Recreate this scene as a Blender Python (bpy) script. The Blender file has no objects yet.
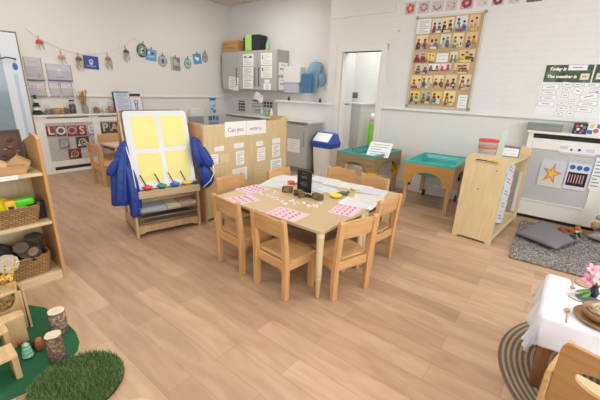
import bpy, bmesh, math, random
from mathutils import Vector, Matrix, Euler
R = random.Random(7)
PI = math.pi
scn = bpy.context.scene
COL = scn.collection
H = 1.42
# ---------------------------------------------------------------- camera (solved from the photograph's vanishing points)
CR = Vector((0.77913768, 0.6258891, 0.0347464)); CU = Vector((-0.21914653, 0.22003397, 0.95055765)); CF = Vector((-0.58729828, 0.74822984, -0.30859818))
FPX = 339.187
cam_d = bpy.data.cameras.new('camera'); cam = bpy.data.objects.new('camera', cam_d); COL.objects.link(cam)
cam_d.sensor_width = 36; cam_d.lens = FPX / 600 * 36; cam_d.clip_start = .05
cam.matrix_world = Matrix(((CR.x, CU.x, -CF.x, 0), (CR.y, CU.y, -CF.y, 0), (CR.z, CU.z, -CF.z, H), (0, 0, 0, 1)))
scn.camera = cam
# measuring helpers: where a sight line meets a plane of the room
def ray(px, py): return CR * ((px - 300) / FPX) - CU * ((py - 200) / FPX) + CF
def onz(px, py, z=0.): d = ray(px, py); return Vector((0, 0, H)) + d * ((z - H) / d.z)
def ony(px, py, y): d = ray(px, py); return Vector((0, 0, H)) + d * (y / d.y)
def onx(px, py, x): d = ray(px, py); return Vector((0, 0, H)) + d * (x / d.x)
def onp(px, py, P, n):
    d = ray(px, py); o = Vector((0, 0, H)); return o + d * ((P - o).dot(n) / d.dot(n))
# ---------------------------------------------------------------- materials
def lin(h):
    if isinstance(h, (tuple, list)): return tuple(h)[:3] + (1,)
    h = h.lstrip('#'); o = []
    for i in (0, 2, 4):
        c = int(h[i:i + 2], 16) / 255; o.append(c / 12.92 if c <= .04045 else ((c + .055) / 1.055) ** 2.4)
    return (*o, 1)
MC = {}
def nodes(m):
    m.use_nodes = True; nt = m.node_tree; b = nt.nodes['Principled BSDF']; return nt, b
def sh(c, k): return tuple(min(1, max(0, x * k)) for x in c[:3]) + (1,)
def mat(h, rough=.6, metal=0, var=.05, scale=30, alpha=1, trans=0, emis=0, bump=0, name=None):
    key = (h, rough, metal, var, scale, alpha, trans, emis, bump)
    if key in MC: return MC[key]
    m = bpy.data.materials.new(name or 'surface_' + str(h).strip('#')); nt, b = nodes(m); c = lin(h)
    b.inputs['Roughness'].default_value = rough; b.inputs['Metallic'].default_value = metal
    tc = nt.nodes.new('ShaderNodeTexCoord'); nz = nt.nodes.new('ShaderNodeTexNoise'); nz.inputs['Scale'].default_value = scale; nz.inputs['Detail'].default_value = 3
    nt.links.new(tc.outputs['Object'], nz.inputs['Vector'])
    mx = nt.nodes.new('ShaderNodeMix'); mx.data_type = 'RGBA'; mx.inputs[6].default_value = sh(c, 1 - var); mx.inputs[7].default_value = sh(c, 1 + var)
    nt.links.new(nz.outputs['Fac'], mx.inputs[0]); nt.links.new(mx.outputs[2], b.inputs['Base Color'])
    if bump:
        bp = nt.nodes.new('ShaderNodeBump'); bp.inputs['Strength'].default_value = bump; bp.inputs['Distance'].default_value = .01
        nt.links.new(nz.outputs['Fac'], bp.inputs['Height']); nt.links.new(bp.outputs['Normal'], b.inputs['Normal'])
    if alpha < 1: b.inputs['Alpha'].default_value = alpha
    if trans: b.inputs['Transmission Weight'].default_value = trans
    if emis: b.inputs['Emission Color'].default_value = c; b.inputs['Emission Strength'].default_value = emis
    MC[key] = m; return m
def wood(h, h2, axis='x', scale=1, rough=.45, bump=.15):
    key = ('w', h, h2, axis, scale, rough)
    if key in MC: return MC[key]
    m = bpy.data.materials.new('wood_grain'); nt, b = nodes(m); b.inputs['Roughness'].default_value = rough
    tc = nt.nodes.new('ShaderNodeTexCoord'); mp = nt.nodes.new('ShaderNodeMapping')
    s = [28 * scale] * 3; s['xyz'.index(axis)] = 2.2 * scale; mp.inputs['Scale'].default_value = s
    nz = nt.nodes.new('ShaderNodeTexNoise'); nz.inputs['Scale'].default_value = 1.6; nz.inputs['Detail'].default_value = 6; nz.inputs['Distortion'].default_value = .6
    oi = nt.nodes.new('ShaderNodeObjectInfo'); add = nt.nodes.new('ShaderNodeVectorMath'); add.operation = 'ADD'
    nt.links.new(tc.outputs['Object'], mp.inputs['Vector']); nt.links.new(mp.outputs['Vector'], add.inputs[0])
    sc = nt.nodes.new('ShaderNodeMath'); sc.operation = 'MULTIPLY'; sc.inputs[1].default_value = 40; nt.links.new(oi.outputs['Random'], sc.inputs[0]); nt.links.new(sc.outputs[0], add.inputs[1])
    nt.links.new(add.outputs[0], nz.inputs['Vector'])
    rp = nt.nodes.new('ShaderNodeValToRGB'); rp.color_ramp.elements[0].position = .3; rp.color_ramp.elements[1].position = .72
    rp.color_ramp.elements[0].color = lin(h2); rp.color_ramp.elements[1].color = lin(h)
    nt.links.new(nz.outputs['Fac'], rp.inputs['Fac']); nt.links.new(rp.outputs['Color'], b.inputs['Base Color'])
    bp = nt.nodes.new('ShaderNodeBump'); bp.inputs['Strength'].default_value = bump; bp.inputs['Distance'].default_value = .002
    nt.links.new(nz.outputs['Fac'], bp.inputs['Height']); nt.links.new(bp.outputs['Normal'], b.inputs['Normal'])
    MC[key] = m; return m
BEECH = lambda a='z': wood('#D3A673', '#BF905F', a)
BIRCH = lambda a='z': wood('#DCC8A0', '#CFB88C', a)
RAW = lambda a='z': wood('#C9A67C', '#AD875C', a, 1.5)
WHITE = mat('#E6E4DE', .5, var=.02, name='white_paint')
PAPER = mat('#F0EFEC', .8, var=.02, name='paper')
INK = mat('#6E7078', .8, name='grey_ink')
BLACK = mat('#1B1B1D', .6, name='black')
STEEL = mat('#9A9C9E', .3, .9, name='steel')
def floor_mat():
    m = bpy.data.materials.new('vinyl_planks'); nt, b = nodes(m); L = nt.links.new; N = nt.nodes.new
    tc = N('ShaderNodeTexCoord'); mp = N('ShaderNodeMapping'); L(tc.outputs['Object'], mp.inputs['Vector']); mp.inputs['Rotation'].default_value = (0, 0, 0)
    br = N('ShaderNodeTexBrick'); br.offset = .37; br.offset_frequency = 2; br.inputs['Scale'].default_value = 1; br.inputs['Mortar Size'].default_value = .0009; br.inputs['Mortar Smooth'].default_value = .1
    br.inputs['Brick Width'].default_value = .92; br.inputs['Row Height'].default_value = .152; br.inputs['Bias'].default_value = 0
    br.inputs['Color1'].default_value = lin('#C8A88A'); br.inputs['Color2'].default_value = lin('#AF8F73'); br.inputs['Mortar'].default_value = lin('#8C705A')
    L(mp.outputs[0], br.inputs['Vector'])
    mp2 = N('ShaderNodeMapping'); mp2.inputs['Scale'].default_value = (1.6, 9, 1); L(tc.outputs['Object'], mp2.inputs['Vector'])
    nz = N('ShaderNodeTexNoise'); nz.inputs['Scale'].default_value = 1.7; nz.inputs['Detail'].default_value = 8; nz.inputs['Distortion'].default_value = .8; L(mp2.outputs[0], nz.inputs['Vector'])
    rp = N('ShaderNodeValToRGB'); rp.color_ramp.elements[0].position = .35; rp.color_ramp.elements[0].color = (.78, .74, .72, 1); rp.color_ramp.elements[1].position = .7; rp.color_ramp.elements[1].color = (1.08, 1.06, 1.04, 1)
    L(nz.outputs['Fac'], rp.inputs['Fac'])
    mx = N('ShaderNodeMix'); mx.data_type = 'RGBA'; mx.blend_type = 'MULTIPLY'; mx.inputs[0].default_value = .75; L(br.outputs['Color'], mx.inputs[6]); L(rp.outputs['Color'], mx.inputs[7])
    L(mx.outputs[2], b.inputs['Base Color']); b.inputs['Roughness'].default_value = .42; b.inputs['Specular IOR Level'].default_value = .45
    return m
def brick_wall(h, plane='xz', strength=.25):
    m = bpy.data.materials.new('painted_brick'); nt, b = nodes(m); L = nt.links.new; N = nt.nodes.new
    tc = N('ShaderNodeTexCoord'); sp = N('ShaderNodeSeparateXYZ'); cb = N('ShaderNodeCombineXYZ'); L(tc.outputs['Object'], sp.inputs[0])
    L(sp.outputs['X' if plane == 'xz' else 'Y'], cb.inputs[0]); L(sp.outputs['Z'], cb.inputs[1])
    br = N('ShaderNodeTexBrick'); br.inputs['Scale'].default_value = 1; br.inputs['Mortar Size'].default_value = .004; br.inputs['Mortar Smooth'].default_value = .8
    br.inputs['Brick Width'].default_value = .225; br.inputs['Row Height'].default_value = .075; br.inputs['Color1'].default_value = (1, 1, 1, 1); br.inputs['Color2'].default_value = (.9, .9, .9, 1); br.inputs['Mortar'].default_value = (.55, .55, .55, 1)
    L(cb.outputs[0], br.inputs['Vector'])
    nz = N('ShaderNodeTexNoise'); nz.inputs['Scale'].default_value = 6; nz.inputs['Detail'].default_value = 5; L(tc.outputs['Object'], nz.inputs['Vector'])
    mm = N('ShaderNodeMath'); mm.operation = 'MULTIPLY'; L(br.outputs['Color'], mm.inputs[0]); L(nz.outputs['Fac'], mm.inputs[1])
    ad = N('ShaderNodeMath'); ad.operation = 'ADD'; L(mm.outputs[0], ad.inputs[0]); L(nz.outputs['Fac'], ad.inputs[1])
    bp = N('ShaderNodeBump'); bp.inputs['Strength'].default_value = strength; bp.inputs['Distance'].default_value = .02; L(ad.outputs[0], bp.inputs['Height']); L(bp.outputs[0], b.inputs['Normal'])
    b.inputs['Base Color'].default_value = lin(h); b.inputs['Roughness'].default_value = .55
    return m
def wicker(h1, h2, s=1.):
    key = ('wk', h1, h2, s)
    if key in MC: return MC[key]
    m = bpy.data.materials.new('woven_wicker'); nt, b = nodes(m); L = nt.links.new; N = nt.nodes.new
    tc = N('ShaderNodeTexCoord'); sp = N('ShaderNodeSeparateXYZ'); L(tc.outputs['Object'], sp.inputs[0]); ad = N('ShaderNodeMath'); ad.operation = 'ADD'; L(sp.outputs[0], ad.inputs[0]); L(sp.outputs[1], ad.inputs[1])
    cb = N('ShaderNodeCombineXYZ'); L(ad.outputs[0], cb.inputs[0]); L(sp.outputs[2], cb.inputs[1])
    br = N('ShaderNodeTexBrick'); br.inputs['Scale'].default_value = 1; br.inputs['Brick Width'].default_value = .034 * s; br.inputs['Row Height'].default_value = .014 * s; br.inputs['Mortar Size'].default_value = .003 * s; br.inputs['Mortar Smooth'].default_value = .5
    br.inputs['Color1'].default_value = lin(h1); br.inputs['Color2'].default_value = lin(h2); br.inputs['Mortar'].default_value = sh(lin(h2), .35); L(cb.outputs[0], br.inputs['Vector'])
    L(br.outputs['Color'], b.inputs['Base Color']); b.inputs['Roughness'].default_value = .6
    bp = N('ShaderNodeBump'); bp.inputs['Strength'].default_value = .5; bp.inputs['Distance'].default_value = .004; L(br.outputs['Fac'], bp.inputs['Height']); bp.invert = True; L(bp.outputs[0], b.inputs['Normal'])
    MC[key] = m; return m
def speck(h1, h2, h3, scale, name, bump=.6):
    m = bpy.data.materials.new(name); nt, b = nodes(m); L = nt.links.new; N = nt.nodes.new
    tc = N('ShaderNodeTexCoord'); nz = N('ShaderNodeTexNoise'); nz.inputs['Scale'].default_value = scale; nz.inputs['Detail'].default_value = 4; nz.inputs['Roughness'].default_value = .7; L(tc.outputs['Object'], nz.inputs['Vector'])
    rp = N('ShaderNodeValToRGB'); e = rp.color_ramp.elements; e[0].position = .38; e[0].color = lin(h1); e[1].position = .62; e[1].color = lin(h3); k = e.new(.5); k.color = lin(h2)
    L(nz.outputs['Fac'], rp.inputs['Fac']); L(rp.outputs['Color'], b.inputs['Base Color']); b.inputs['Roughness'].default_value = .95
    bp = N('ShaderNodeBump'); bp.inputs['Strength'].default_value = bump; bp.inputs['Distance'].default_value = .01; L(nz.outputs['Fac'], bp.inputs['Height']); L(bp.outputs[0], b.inputs['Normal'])
    return m
# ---------------------------------------------------------------- mesh builder
class MB:
    def __init__(s): s.v = []; s.f = []; s.mi = []; s.sm = []
    def add(s, vs, fs, mi=0, smooth=False):
        o = len(s.v); s.v += [tuple(v) for v in vs]; s.f += [tuple(i + o for i in f) for f in fs]; s.mi += [mi] * len(fs); s.sm += [smooth] * len(fs); return s
    def box(s, x0, x1, y0, y1, z0, z1, mi=0, M=None):
        vs = [Vector((x, y, z)) for z in (z0, z1) for y in (y0, y1) for x in (x0, x1)]
        if M: vs = [M @ v for v in vs]
        return s.add(vs, [(0, 2, 3, 1), (4, 5, 7, 6), (0, 1, 5, 4), (2, 6, 7, 3), (0, 4, 6, 2), (1, 3, 7, 5)], mi)
    def bar(s, a, b, w, t=None, mi=0, up=(0, 0, 1)):     # rectangular bar from a to b
        a = Vector(a); b = Vector(b); t = t or w; d = (b - a).normalized(); u = Vector(up)
        if abs(d.dot(u)) > .98: u = Vector((0, 1, 0))
        x = d.cross(u).normalized(); y = x.cross(d)
        vs = [p + x * (i * w / 2) + y * (j * t / 2) for p in (a, b) for j in (-1, 1) for i in (-1, 1)]
        return s.add(vs, [(0, 1, 3, 2), (4, 6, 7, 5), (0, 4, 5, 1), (2, 3, 7, 6), (0, 2, 6, 4), (1, 5, 7, 3)], mi)
    def tube(s, pts, r, n=8, mi=0, closed=False):
        pts = [Vector(p) for p in pts]; k = len(pts); vs = []; fs = []; prev = None
        for i, p in enumerate(pts):
            if closed: d = pts[(i + 1) % k] - pts[i - 1]
            else: d = pts[min(i + 1, k - 1)] - pts[max(i - 1, 0)]
            d.normalize(); u = prev if prev is not None else (Vector((0, 0, 1)) if abs(d.z) < .9 else Vector((1, 0, 0)))
            x = d.cross(u); x.normalize(); y = x.cross(d); prev = y
            rr = r[i] if isinstance(r, (list, tuple)) else r
            vs += [p + (x * math.cos(2 * PI * j / n) + y * math.sin(2 * PI * j / n)) * rr for j in range(n)]
        for i in range(k if closed else k - 1):
            for j in range(n): a = i * n; b_ = ((i + 1) % k) * n; fs.append((a + j, a + (j + 1) % n, b_ + (j + 1) % n, b_ + j))
        if not closed: fs += [tuple(range(n))[::-1], tuple((k - 1) * n + j for j in range(n))]
        return s.add(vs, fs, mi, True)
    def lathe(s, prof, n=24, mi=0, M=None, smooth=True, c=(0, 0, 0), sx=1, sy=1):     # prof [(r, z)]
        vs = []; fs = []; c = Vector(c)
        for r, z in prof: vs += [Vector((r * math.cos(2 * PI * j / n) * sx, r * math.sin(2 * PI * j / n) * sy, z)) + c for j in range(n)]
        if M: vs = [M @ v for v in vs]
        for i in range(len(prof) - 1):
            for j in range(n): fs.append((i * n + j, i * n + (j + 1) % n, (i + 1) * n + (j + 1) % n, (i + 1) * n + j))
        s.add(vs, fs, mi, smooth)
        o = len(s.v) - len(vs)
        if prof[0][0] > 1e-5: s.f.append(tuple(o + j for j in range(n))[::-1]); s.mi.append(mi); s.sm.append(False)
        if prof[-1][0] > 1e-5: s.f.append(tuple(o + (len(prof) - 1) * n + j for j in range(n))); s.mi.append(mi); s.sm.append(False)
        return s
    def prism(s, poly, ax, t0, t1, mi=0, M=None):      # poly 2-D, extruded along ax from t0 to t1
        def P(p, t): return Vector({'x': (t, p[0], p[1]), 'y': (p[0], t, p[1]), 'z': (p[0], p[1], t)}[ax])
        n = len(poly); vs = [P(p, t0) for p in poly] + [P(p, t1) for p in poly]
        if M: vs = [M @ v for v in vs]
        return s.add(vs, [tuple(range(n)), tuple(range(n, 2 * n))[::-1]] + [(i, i + n, (i + 1) % n + n, (i + 1) % n) for i in range(n)], mi)
    def ell(s, c, r, n=14, mi=0, M=None):
        c = Vector(c); vs = []; fs = []; m = n // 2
        for i in range(m + 1):
            t = PI * i / m
            for j in range(n): q = 2 * PI * j / n; vs.append(Vector((math.sin(t) * math.cos(q) * r[0], math.sin(t) * math.sin(q) * r[1], math.cos(t) * r[2])))
        if M: vs = [M @ v for v in vs]
        vs = [v + c for v in vs]
        for i in range(m):
            for j in range(n): fs.append((i * n + j, (i + 1) * n + j, (i + 1) * n + (j + 1) % n, i * n + (j + 1) % n))
        return s.add(vs, fs, mi, True)
    def grid(s, fn, nu, nv, mi=0, smooth=True, closed_u=False):
        vs = [fn(i / nu, j / nv) for j in range(nv + 1) for i in range(nu + 1)]
        fs = [(j * (nu + 1) + i, j * (nu + 1) + i + 1, (j + 1) * (nu + 1) + i + 1, (j + 1) * (nu + 1) + i) for j in range(nv) for i in range(nu)]
        return s.add(vs, fs, mi, smooth)
    def build(s, name, m, parent=None, loc=None, rot=None, bevel=0, seg=2, fix=True, solid=0):
        me = bpy.data.meshes.new(name); me.from_pydata(s.v, [], s.f)
        ms = m if isinstance(m, (list, tuple)) else [m]
        for k in ms: me.materials.append(k)
        for p, i, sm in zip(me.polygons, s.mi, s.sm): p.material_index = min(i, len(ms) - 1); p.use_smooth = sm
        if fix:
            bm = bmesh.new(); bm.from_mesh(me); bmesh.ops.recalc_face_normals(bm, faces=bm.faces); bm.to_mesh(me); bm.free()
        o = bpy.data.objects.new(name, me); COL.objects.link(o)
        if parent is not None: o.parent = parent
        if loc is not None: o.location = loc
        if rot is not None: o.rotation_euler = rot if not isinstance(rot, (int, float)) else (0, 0, rot)
        if solid: k = o.modifiers.new('thickness', 'SOLIDIFY'); k.thickness = solid; k.offset = 0
        if bevel: k = o.modifiers.new('bevel', 'BEVEL'); k.width = bevel; k.segments = seg; k.limit_method = 'ANGLE'; k.angle_limit = math.radians(50)
        return o
def tag(o, label, cat, group=None, kind=None):
    o['label'] = label; o['category'] = cat
    if group: o['group'] = group
    if kind: o['kind'] = kind
    return o
def struct(o): o['kind'] = 'structure'; return o
def thing(name, label, cat, loc=(0, 0, 0), rot=0, group=None):
    o = bpy.data.objects.new(name, None); COL.objects.link(o); o.location = loc; o.rotation_euler = rot if not isinstance(rot, (int, float)) else (0, 0, rot); o.empty_display_size = .05
    return tag(o, label, cat, group)
KIDS = {}
def dup(src, loc, rot, label=None, group=None):
    def cp(o, par):
        c = o.copy(); COL.objects.link(c)
        if par is not None: c.parent = par
        for ch in [x for x in ALLCH(o)]: cp(ch, c)
        return c
    c = cp(src, None); c.location = loc; c.rotation_euler = rot if not isinstance(rot, (int, float)) else (0, 0, rot)
    if label: c['label'] = label
    if group: c['group'] = group
    return c
def ALLCH(o): return [x for x in COL.objects if x.parent == o]
TXT = {}
def text(s, h, m, parent=None, name='lettering', loc=(0, 0, 0), rot=(PI / 2, 0, 0), bold=0, shear=0, ext=.0006, align='CENTER'):
    c = bpy.data.curves.new('t', 'FONT'); c.body = s; c.size = h; c.extrude = ext; c.align_x = align; c.align_y = 'CENTER'; c.offset = bold; c.shear = shear; c.resolution_u = 3
    t = bpy.data.objects.new('t', c); COL.objects.link(t); bpy.context.view_layer.update()
    me = bpy.data.meshes.new_from_object(t.evaluated_get(bpy.context.evaluated_depsgraph_get())); bpy.data.objects.remove(t)
    me.materials.clear(); me.materials.append(m); o = bpy.data.objects.new(name, me); COL.objects.link(o)
    if parent is not None: o.parent = parent
    o.location = loc; o.rotation_euler = rot; return o
# a flat card in its own XZ plane, front towards -Y; shapes in units of its half size
def card_mb(w, h, col, shapes=(), lines=0, linecol='#8A8C94', t=.002, margin=.14):
    mb = MB(); ms = [mat(col, .75, var=.02)]; mb.box(-w / 2, w / 2, -t, 0, -h / 2, h / 2)
    lay = 0
    def mi(c):
        m = mat(c, .75, var=.04)
        if m not in ms: ms.append(m)
        return ms.index(m)
    if lines:
        for k in range(lines):
            z = h / 2 * (1 - margin) - (k + .5) * h * (1 - margin) / lines; ln = w * (1 - 2 * margin) * (1 if k % 3 < 2 else .62)
            mb.box(-w / 2 + w * margin, -w / 2 + w * margin + ln, -t - .0006, -t, z - h * .022, z + h * .012, mi(linecol))
    for s_ in shapes:
        lay += 1; y1 = -t; y0 = -t - .0005 * lay - .0002; k = s_[0]; c = mi(s_[-1])
        if k == 'r': x0, z0, x1, z1 = s_[1:5]; mb.box(x0 * w / 2, x1 * w / 2, y0, y1, z0 * h / 2, z1 * h / 2, c)
        elif k == 'd':
            x, z, r = s_[1:4]; q = 14; mb.prism([(x * w / 2 + r * w / 2 * math.cos(2 * PI * i / q), z * h / 2 + r * w / 2 * math.sin(2 * PI * i / q)) for i in range(q)], 'y', y0, y1, c)
        elif k == 'e':
            x, z, rx, rz = s_[1:5]; q = 14; mb.prism([(x * w / 2 + rx * w / 2 * math.cos(2 * PI * i / q), z * h / 2 + rz * h / 2 * math.sin(2 * PI * i / q)) for i in range(q)], 'y', y0, y1, c)
        elif k == 'p': mb.prism([(a * w / 2, b * h / 2) for a, b in s_[1]], 'y', y0, y1, c)
        elif k == 'o':      # outlined ring
            x, z, r, rw = s_[1:5]; q = 22
            pts = [(x * w / 2 + r * w / 2 * math.cos(2 * PI * i / q), y0, z * h / 2 + r * w / 2 * math.sin(2 * PI * i / q)) for i in range(q)]
            mb.tube(pts, rw, 6, c, True)
    return mb, ms
RB = 0.; RL = PI / 2     # rotation for back wall cards, left wall cards
def card(name, label, cat, P, rot, w, h, col='#F0EFEC', group=None, tilt=0, parent=None, lean=0, **k):
    mb, ms = card_mb(w, h, col, **k); o = mb.build(name, ms, parent, P, (lean, tilt, rot))
    if parent is None: tag(o, label, cat, group)
    return o
YB = 5.04; YR = 5.5; XL = -6.5; ZC = 3.1; ZD = 1.21
def boxpx(fn, pl, x0, y0, x1, y1):       # centre and size of a flat rectangle seen between two corners
    a = fn(x0, y0, pl); b = fn(x1, y0, pl); c = fn(x0, y1, pl); d = fn(x1, y1, pl)
    return (a + b + c + d) / 4, ((b - a).length + (d - c).length) / 2, ((c - a).length + (d - b).length) / 2
# ================================================================= THE ROOM
XR = 2.3; YN = -2.6
WALLM = brick_wall('#E0E0DF', 'xz', .5); WALLY = mat('#DFDDD9', .6, var=.015, scale=4, bump=.06, name='painted_plaster'); SMOOTH = mat('#DEDEDC', .55, var=.015, scale=3, name='smooth_white_wall')
GLOSSW = mat('#E4E3E0', .35, var=.01, name='white_gloss')
struct(MB().box(XL - .15, XR + .15, YN - .15, 6.7, -.06, 0).build('floor', floor_mat()))
struct(MB().box(XL - .15, XR + .15, YN - .15, 6.7, ZC, ZC + .06).build('ceiling', mat('#DDD6C8', .8, var=.02)))
DX0 = -3.19; DX1 = -2.5; DZ = 2.02          # doorway
w = MB(); w.box(DX1, XR, YB, YB + .14, 0, ZC)
struct(w.build('wall_back', WALLM))
struct(MB().box(DX0, DX1, YB, YB + .14, DZ, ZC).build('wall_back_lintel', WALLM)); struct(MB().box(-3.45, DX0, YB, YB + .14, 0, ZC).build('wall_back_pier', WALLM)); struct(MB().box(XL, -3.45, YR, YR + .14, 0, ZC).build('wall_back_recess', WALLM)); struct(MB().box(-3.45, -3.36, YB + .14, YR + .14, 0, ZC).build('wall_back_return', WALLM))
w = MB(); w.box(-4.61, -3.45, YB + .02, YR, 0, ZD - .02)                # boxed-out lower wall left of the doorway
struct(w.build('wall_back_boxing', SMOOTH))
w = MB(); w.box(DX1, XR, YB - .012, YB, .13, ZD - .02)
struct(w.build('wall_back_lower', SMOOTH))
struct(MB().box(XL - .14, XL, YN, .61, 0, ZC).box(XL - .14, XL, 1.545, YR + .14, 0, ZC).box(XL - .14, XL, .61, 1.545, 2.06, ZC).build('wall_left', WALLY))
# far sides, seen only from elsewhere: window walls that let the daylight in
w = MB(); w.box(XL, -5.2, YN - .14, YN, 0, ZC); w.box(-5.2, 1.4, YN - .14, YN, 0, .9); w.box(-5.2, 1.4, YN - .14, YN, 2.6, ZC); w.box(-2.1, -1.7, YN - .14, YN, .9, 2.6); w.box(1.4, XR, YN - .14, YN, 0, ZC)
struct(w.build('wall_front', WALLY))
w = MB(); w.box(XR, XR + .14, YN, -1.6, 0, ZC); w.box(XR, XR + .14, -1.6, 3.6, 0, .9); w.box(XR, XR + .14, -1.6, 3.6, 2.6, ZC); w.box(XR, XR + .14, 3.6, YB + .14, 0, ZC)
struct(w.build('wall_right', WALLY))
for n, (a, b_) in enumerate((((-5.2, YN - .07), (-2.1, YN - .07)), ((-1.7, YN - .07), (1.4, YN - .07)), ((XR + .07, -1.6), (XR + .07, 3.6)))):
    f = MB(); a = Vector((*a, 0)); b_ = Vector((*b_, 0))
    for t in (0, .33, .66, 1): p = a.lerp(b_, t); f.bar(p + Vector((0, 0, .9)), p + Vector((0, 0, 2.6)), .06)
    for z in (.93, 1.9, 2.57): f.bar(a + Vector((0, 0, z)), b_ + Vector((0, 0, z)), .06)
    struct(f.build('window_%d' % (n + 1), GLOSSW))
# rails and skirtings
def rail(name, segs, prof_h, prof_t, z, m):
    mb = MB()
    for s_ in segs: mb.box(*s_, z, z + prof_h)
    return struct(mb.build(name, m, bevel=.006))
rail('trim_1', [(DX1 + .09, XR, YB - .045, YB)], .035, 0, ZD - .025, GLOSSW)
rail('trim_2', [(-4.64, DX0 - .09, YB - .02, YR)], .03, 0, ZD - .02, GLOSSW)
rail('trim_3', [(XL, XL + .03, 1.62, YR)], .03, 0, 1.185, GLOSSW)
rail('trim_4', [(XL, -4.64, YR - .025, YR)], .03, 0, 1.175, GLOSSW)
rail('baseboard_back', [(DX1 + .09, XR, YB - .03, YB)], .15, 0, 0, GLOSSW)
rail('baseboard_left', [(XL, XL + .02, 3.32, YR)], .13, 0, 0, GLOSSW)
# panel above the doorway with a shadow gap under it
struct(MB().box(-3.455, -2.35, YB - .012, YB, 2.52, ZC).build('trim_5', SMOOTH))
# door frame
w = MB()
for x in (DX0 - .09, DX1): w.box(x, x + .09, YB - .025, YB + .14, 0, DZ + .09)
w.box(DX0 - .09, DX1 + .09, YB - .026, YB + .14, DZ, DZ + .09); w.box(DX0, DX0 + .02, YB, YB + .14, 0, DZ); w.box(DX1 - .02, DX1, YB, YB + .14, 0, DZ)
struct(w.build('door_2', GLOSSW, bevel=.006))
# lobby behind the doorway
LM = brick_wall('#E2E1DC', 'xz', .3)
struct(MB().box(-4.6, -1.8, 6.5, 6.64, 0, ZC).build('wall_lobby', LM))
struct(MB().box(-4.6, -4.5, 5.65, 6.5, 0, ZC).box(-1.9, -1.8, 5.18, 6.5, 0, ZC).build('wall_lobby_sides', SMOOTH))
p0 = ony(343.5, 60, YB + .2); 
struct(MB().box(-3.36, -3.28, YB + .14, 5.6, 0, ZC).build('wall_lobby_return', SMOOTH))
w = MB(); w.box(-4.45, -3.28, 5.95, 6.49, 0, 1.19); w.box(-4.47, -3.26, 5.93, 6.49, 1.19, 1.215)
struct(w.build('trim_6', GLOSSW))
c, wd, ht = boxpx(ony, 6.5, 352, 92.5, 358, 98)
o = MB().box(-wd / 2, wd / 2, -.03, 0, -ht / 2, ht / 2).build('wall_switch', mat('#63666A', .4), loc=c, bevel=.004); tag(o, 'small dark grey box fixed to the white lobby wall', 'switch')
g0 = Vector((-3.14, 6.2, 0))
g = MB(); g.lathe([(.055, 0), (.058, .02), (.058, .84), (.05, .86)], 20, 0); g.lathe([(.045, .86), (.045, 1.0), (.02, 1.03), (0, 1.035)], 16, 1)
tag(g.build('green_tube', [mat('#7FD62E', .4), PAPER], loc=g0), 'tall bright green tube standing in the lobby beyond the doorway', 'tube')
# door_1 in the left wall (white leaf with glazed strip)
d1 = struct(MB().box(XL, XL + .06, 1.53, 1.545, 0, 2.06).box(XL, XL + .05, .55, .61, 0, 2.06).box(XL, XL + .05, .55, 1.545, 2.045, 2.06).build('door_1', mat('#8F836C', .6)))
lf = MB().box(XL - .02, XL + .06, .62, 1.53, .01, 2.04).build('door_leaf', mat('#DCE3EC', .35, var=.01), d1, bevel=.004)
MB().box(XL + .055, XL + .066, 1.0, 1.32, .3, 1.83).build('door_glass', mat('#8FA3AE', .12, var=.2, scale=6), d1)
MB().box(XL + .055, XL + .066, 1.42, 1.46, .3, 1.5).build('finger_guard', mat('#B9CBE4', .3), d1)
hd = MB(); hd.tube([(XL + .06, 1.47, 1.69), (XL + .11, 1.47, 1.70), (XL + .11, 1.36, 1.715), (XL + .11, 1.3, 1.69)], .009, 8)
hd.build('door_handle', mat('#5E6670', .3, .8), d1)
MB().prism([(1.455 + .03 * math.cos(2 * PI * i / 20), 1.6 + .05 * math.sin(2 * PI * i / 20)) for i in range(20)], 'x', XL + .06, XL + .064).build('door_sign', mat('#3E6FB4', .5), d1)
d1.location = (.045, .034, -.006)
# ceiling light panels
for i, (x, y) in enumerate([(-4.9, 1.6), (-4.7, 4.3), (-2.3, .2), (-2.3, 2.6), (.3, .4), (.3, 2.8)]):
    t = thing('ceiling_light', 'square white ceiling light panel', 'ceiling light', (x, y, ZC), 0, 'light panels on the ceiling')
    MB().box(-.62, .62, -.32, .32, -.03, 0).build('frame', GLOSSW, t); MB().box(-.59, .59, -.29, .29, -.036, -.03).build('diffuser', mat('#FFFBF5', .6, emis=7.5, var=0), t)
def area(name, loc, rot, sx, sy, e, c=(1, 1, 1)):
    l = bpy.data.lights.new(name, 'AREA'); l.shape = 'RECTANGLE'; l.size = sx; l.size_y = sy; l.energy = e; l.color = c; o = bpy.data.objects.new(name, l); COL.objects.link(o); o.location = loc; o.rotation_euler = rot; return o
area('daylight', (-3.65, YN + .02, 1.75), (PI / 2, 0, PI), 3.0, 1.6, 60, (1, .99, .97))
area('daylight', (-.15, YN + .02, 1.75), (PI / 2, 0, PI), 3.0, 1.6, 60, (1, .99, .97))
area('daylight', (XR - .02, 1.0, 1.75), (PI / 2, 0, PI / 2), 5.0, 1.6, 85, (.95, .975, 1))
area('lobby_light', (-2.9, 5.9, ZC - .05), (0, 0, 0), .8, .5, 22, (1, 1, 1))
wd_ = bpy.data.worlds.new('sky'); scn.world = wd_; wd_.use_nodes = True; wd_.node_tree.nodes['Background'].inputs[0].default_value = (.85, .92, 1, 1); wd_.node_tree.nodes['Background'].inputs[1].default_value = 1.0
vs = scn.view_settings; vs.view_transform = 'Standard'; vs.look = 'None'; vs.exposure = .4; vs.gamma = 1

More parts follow.
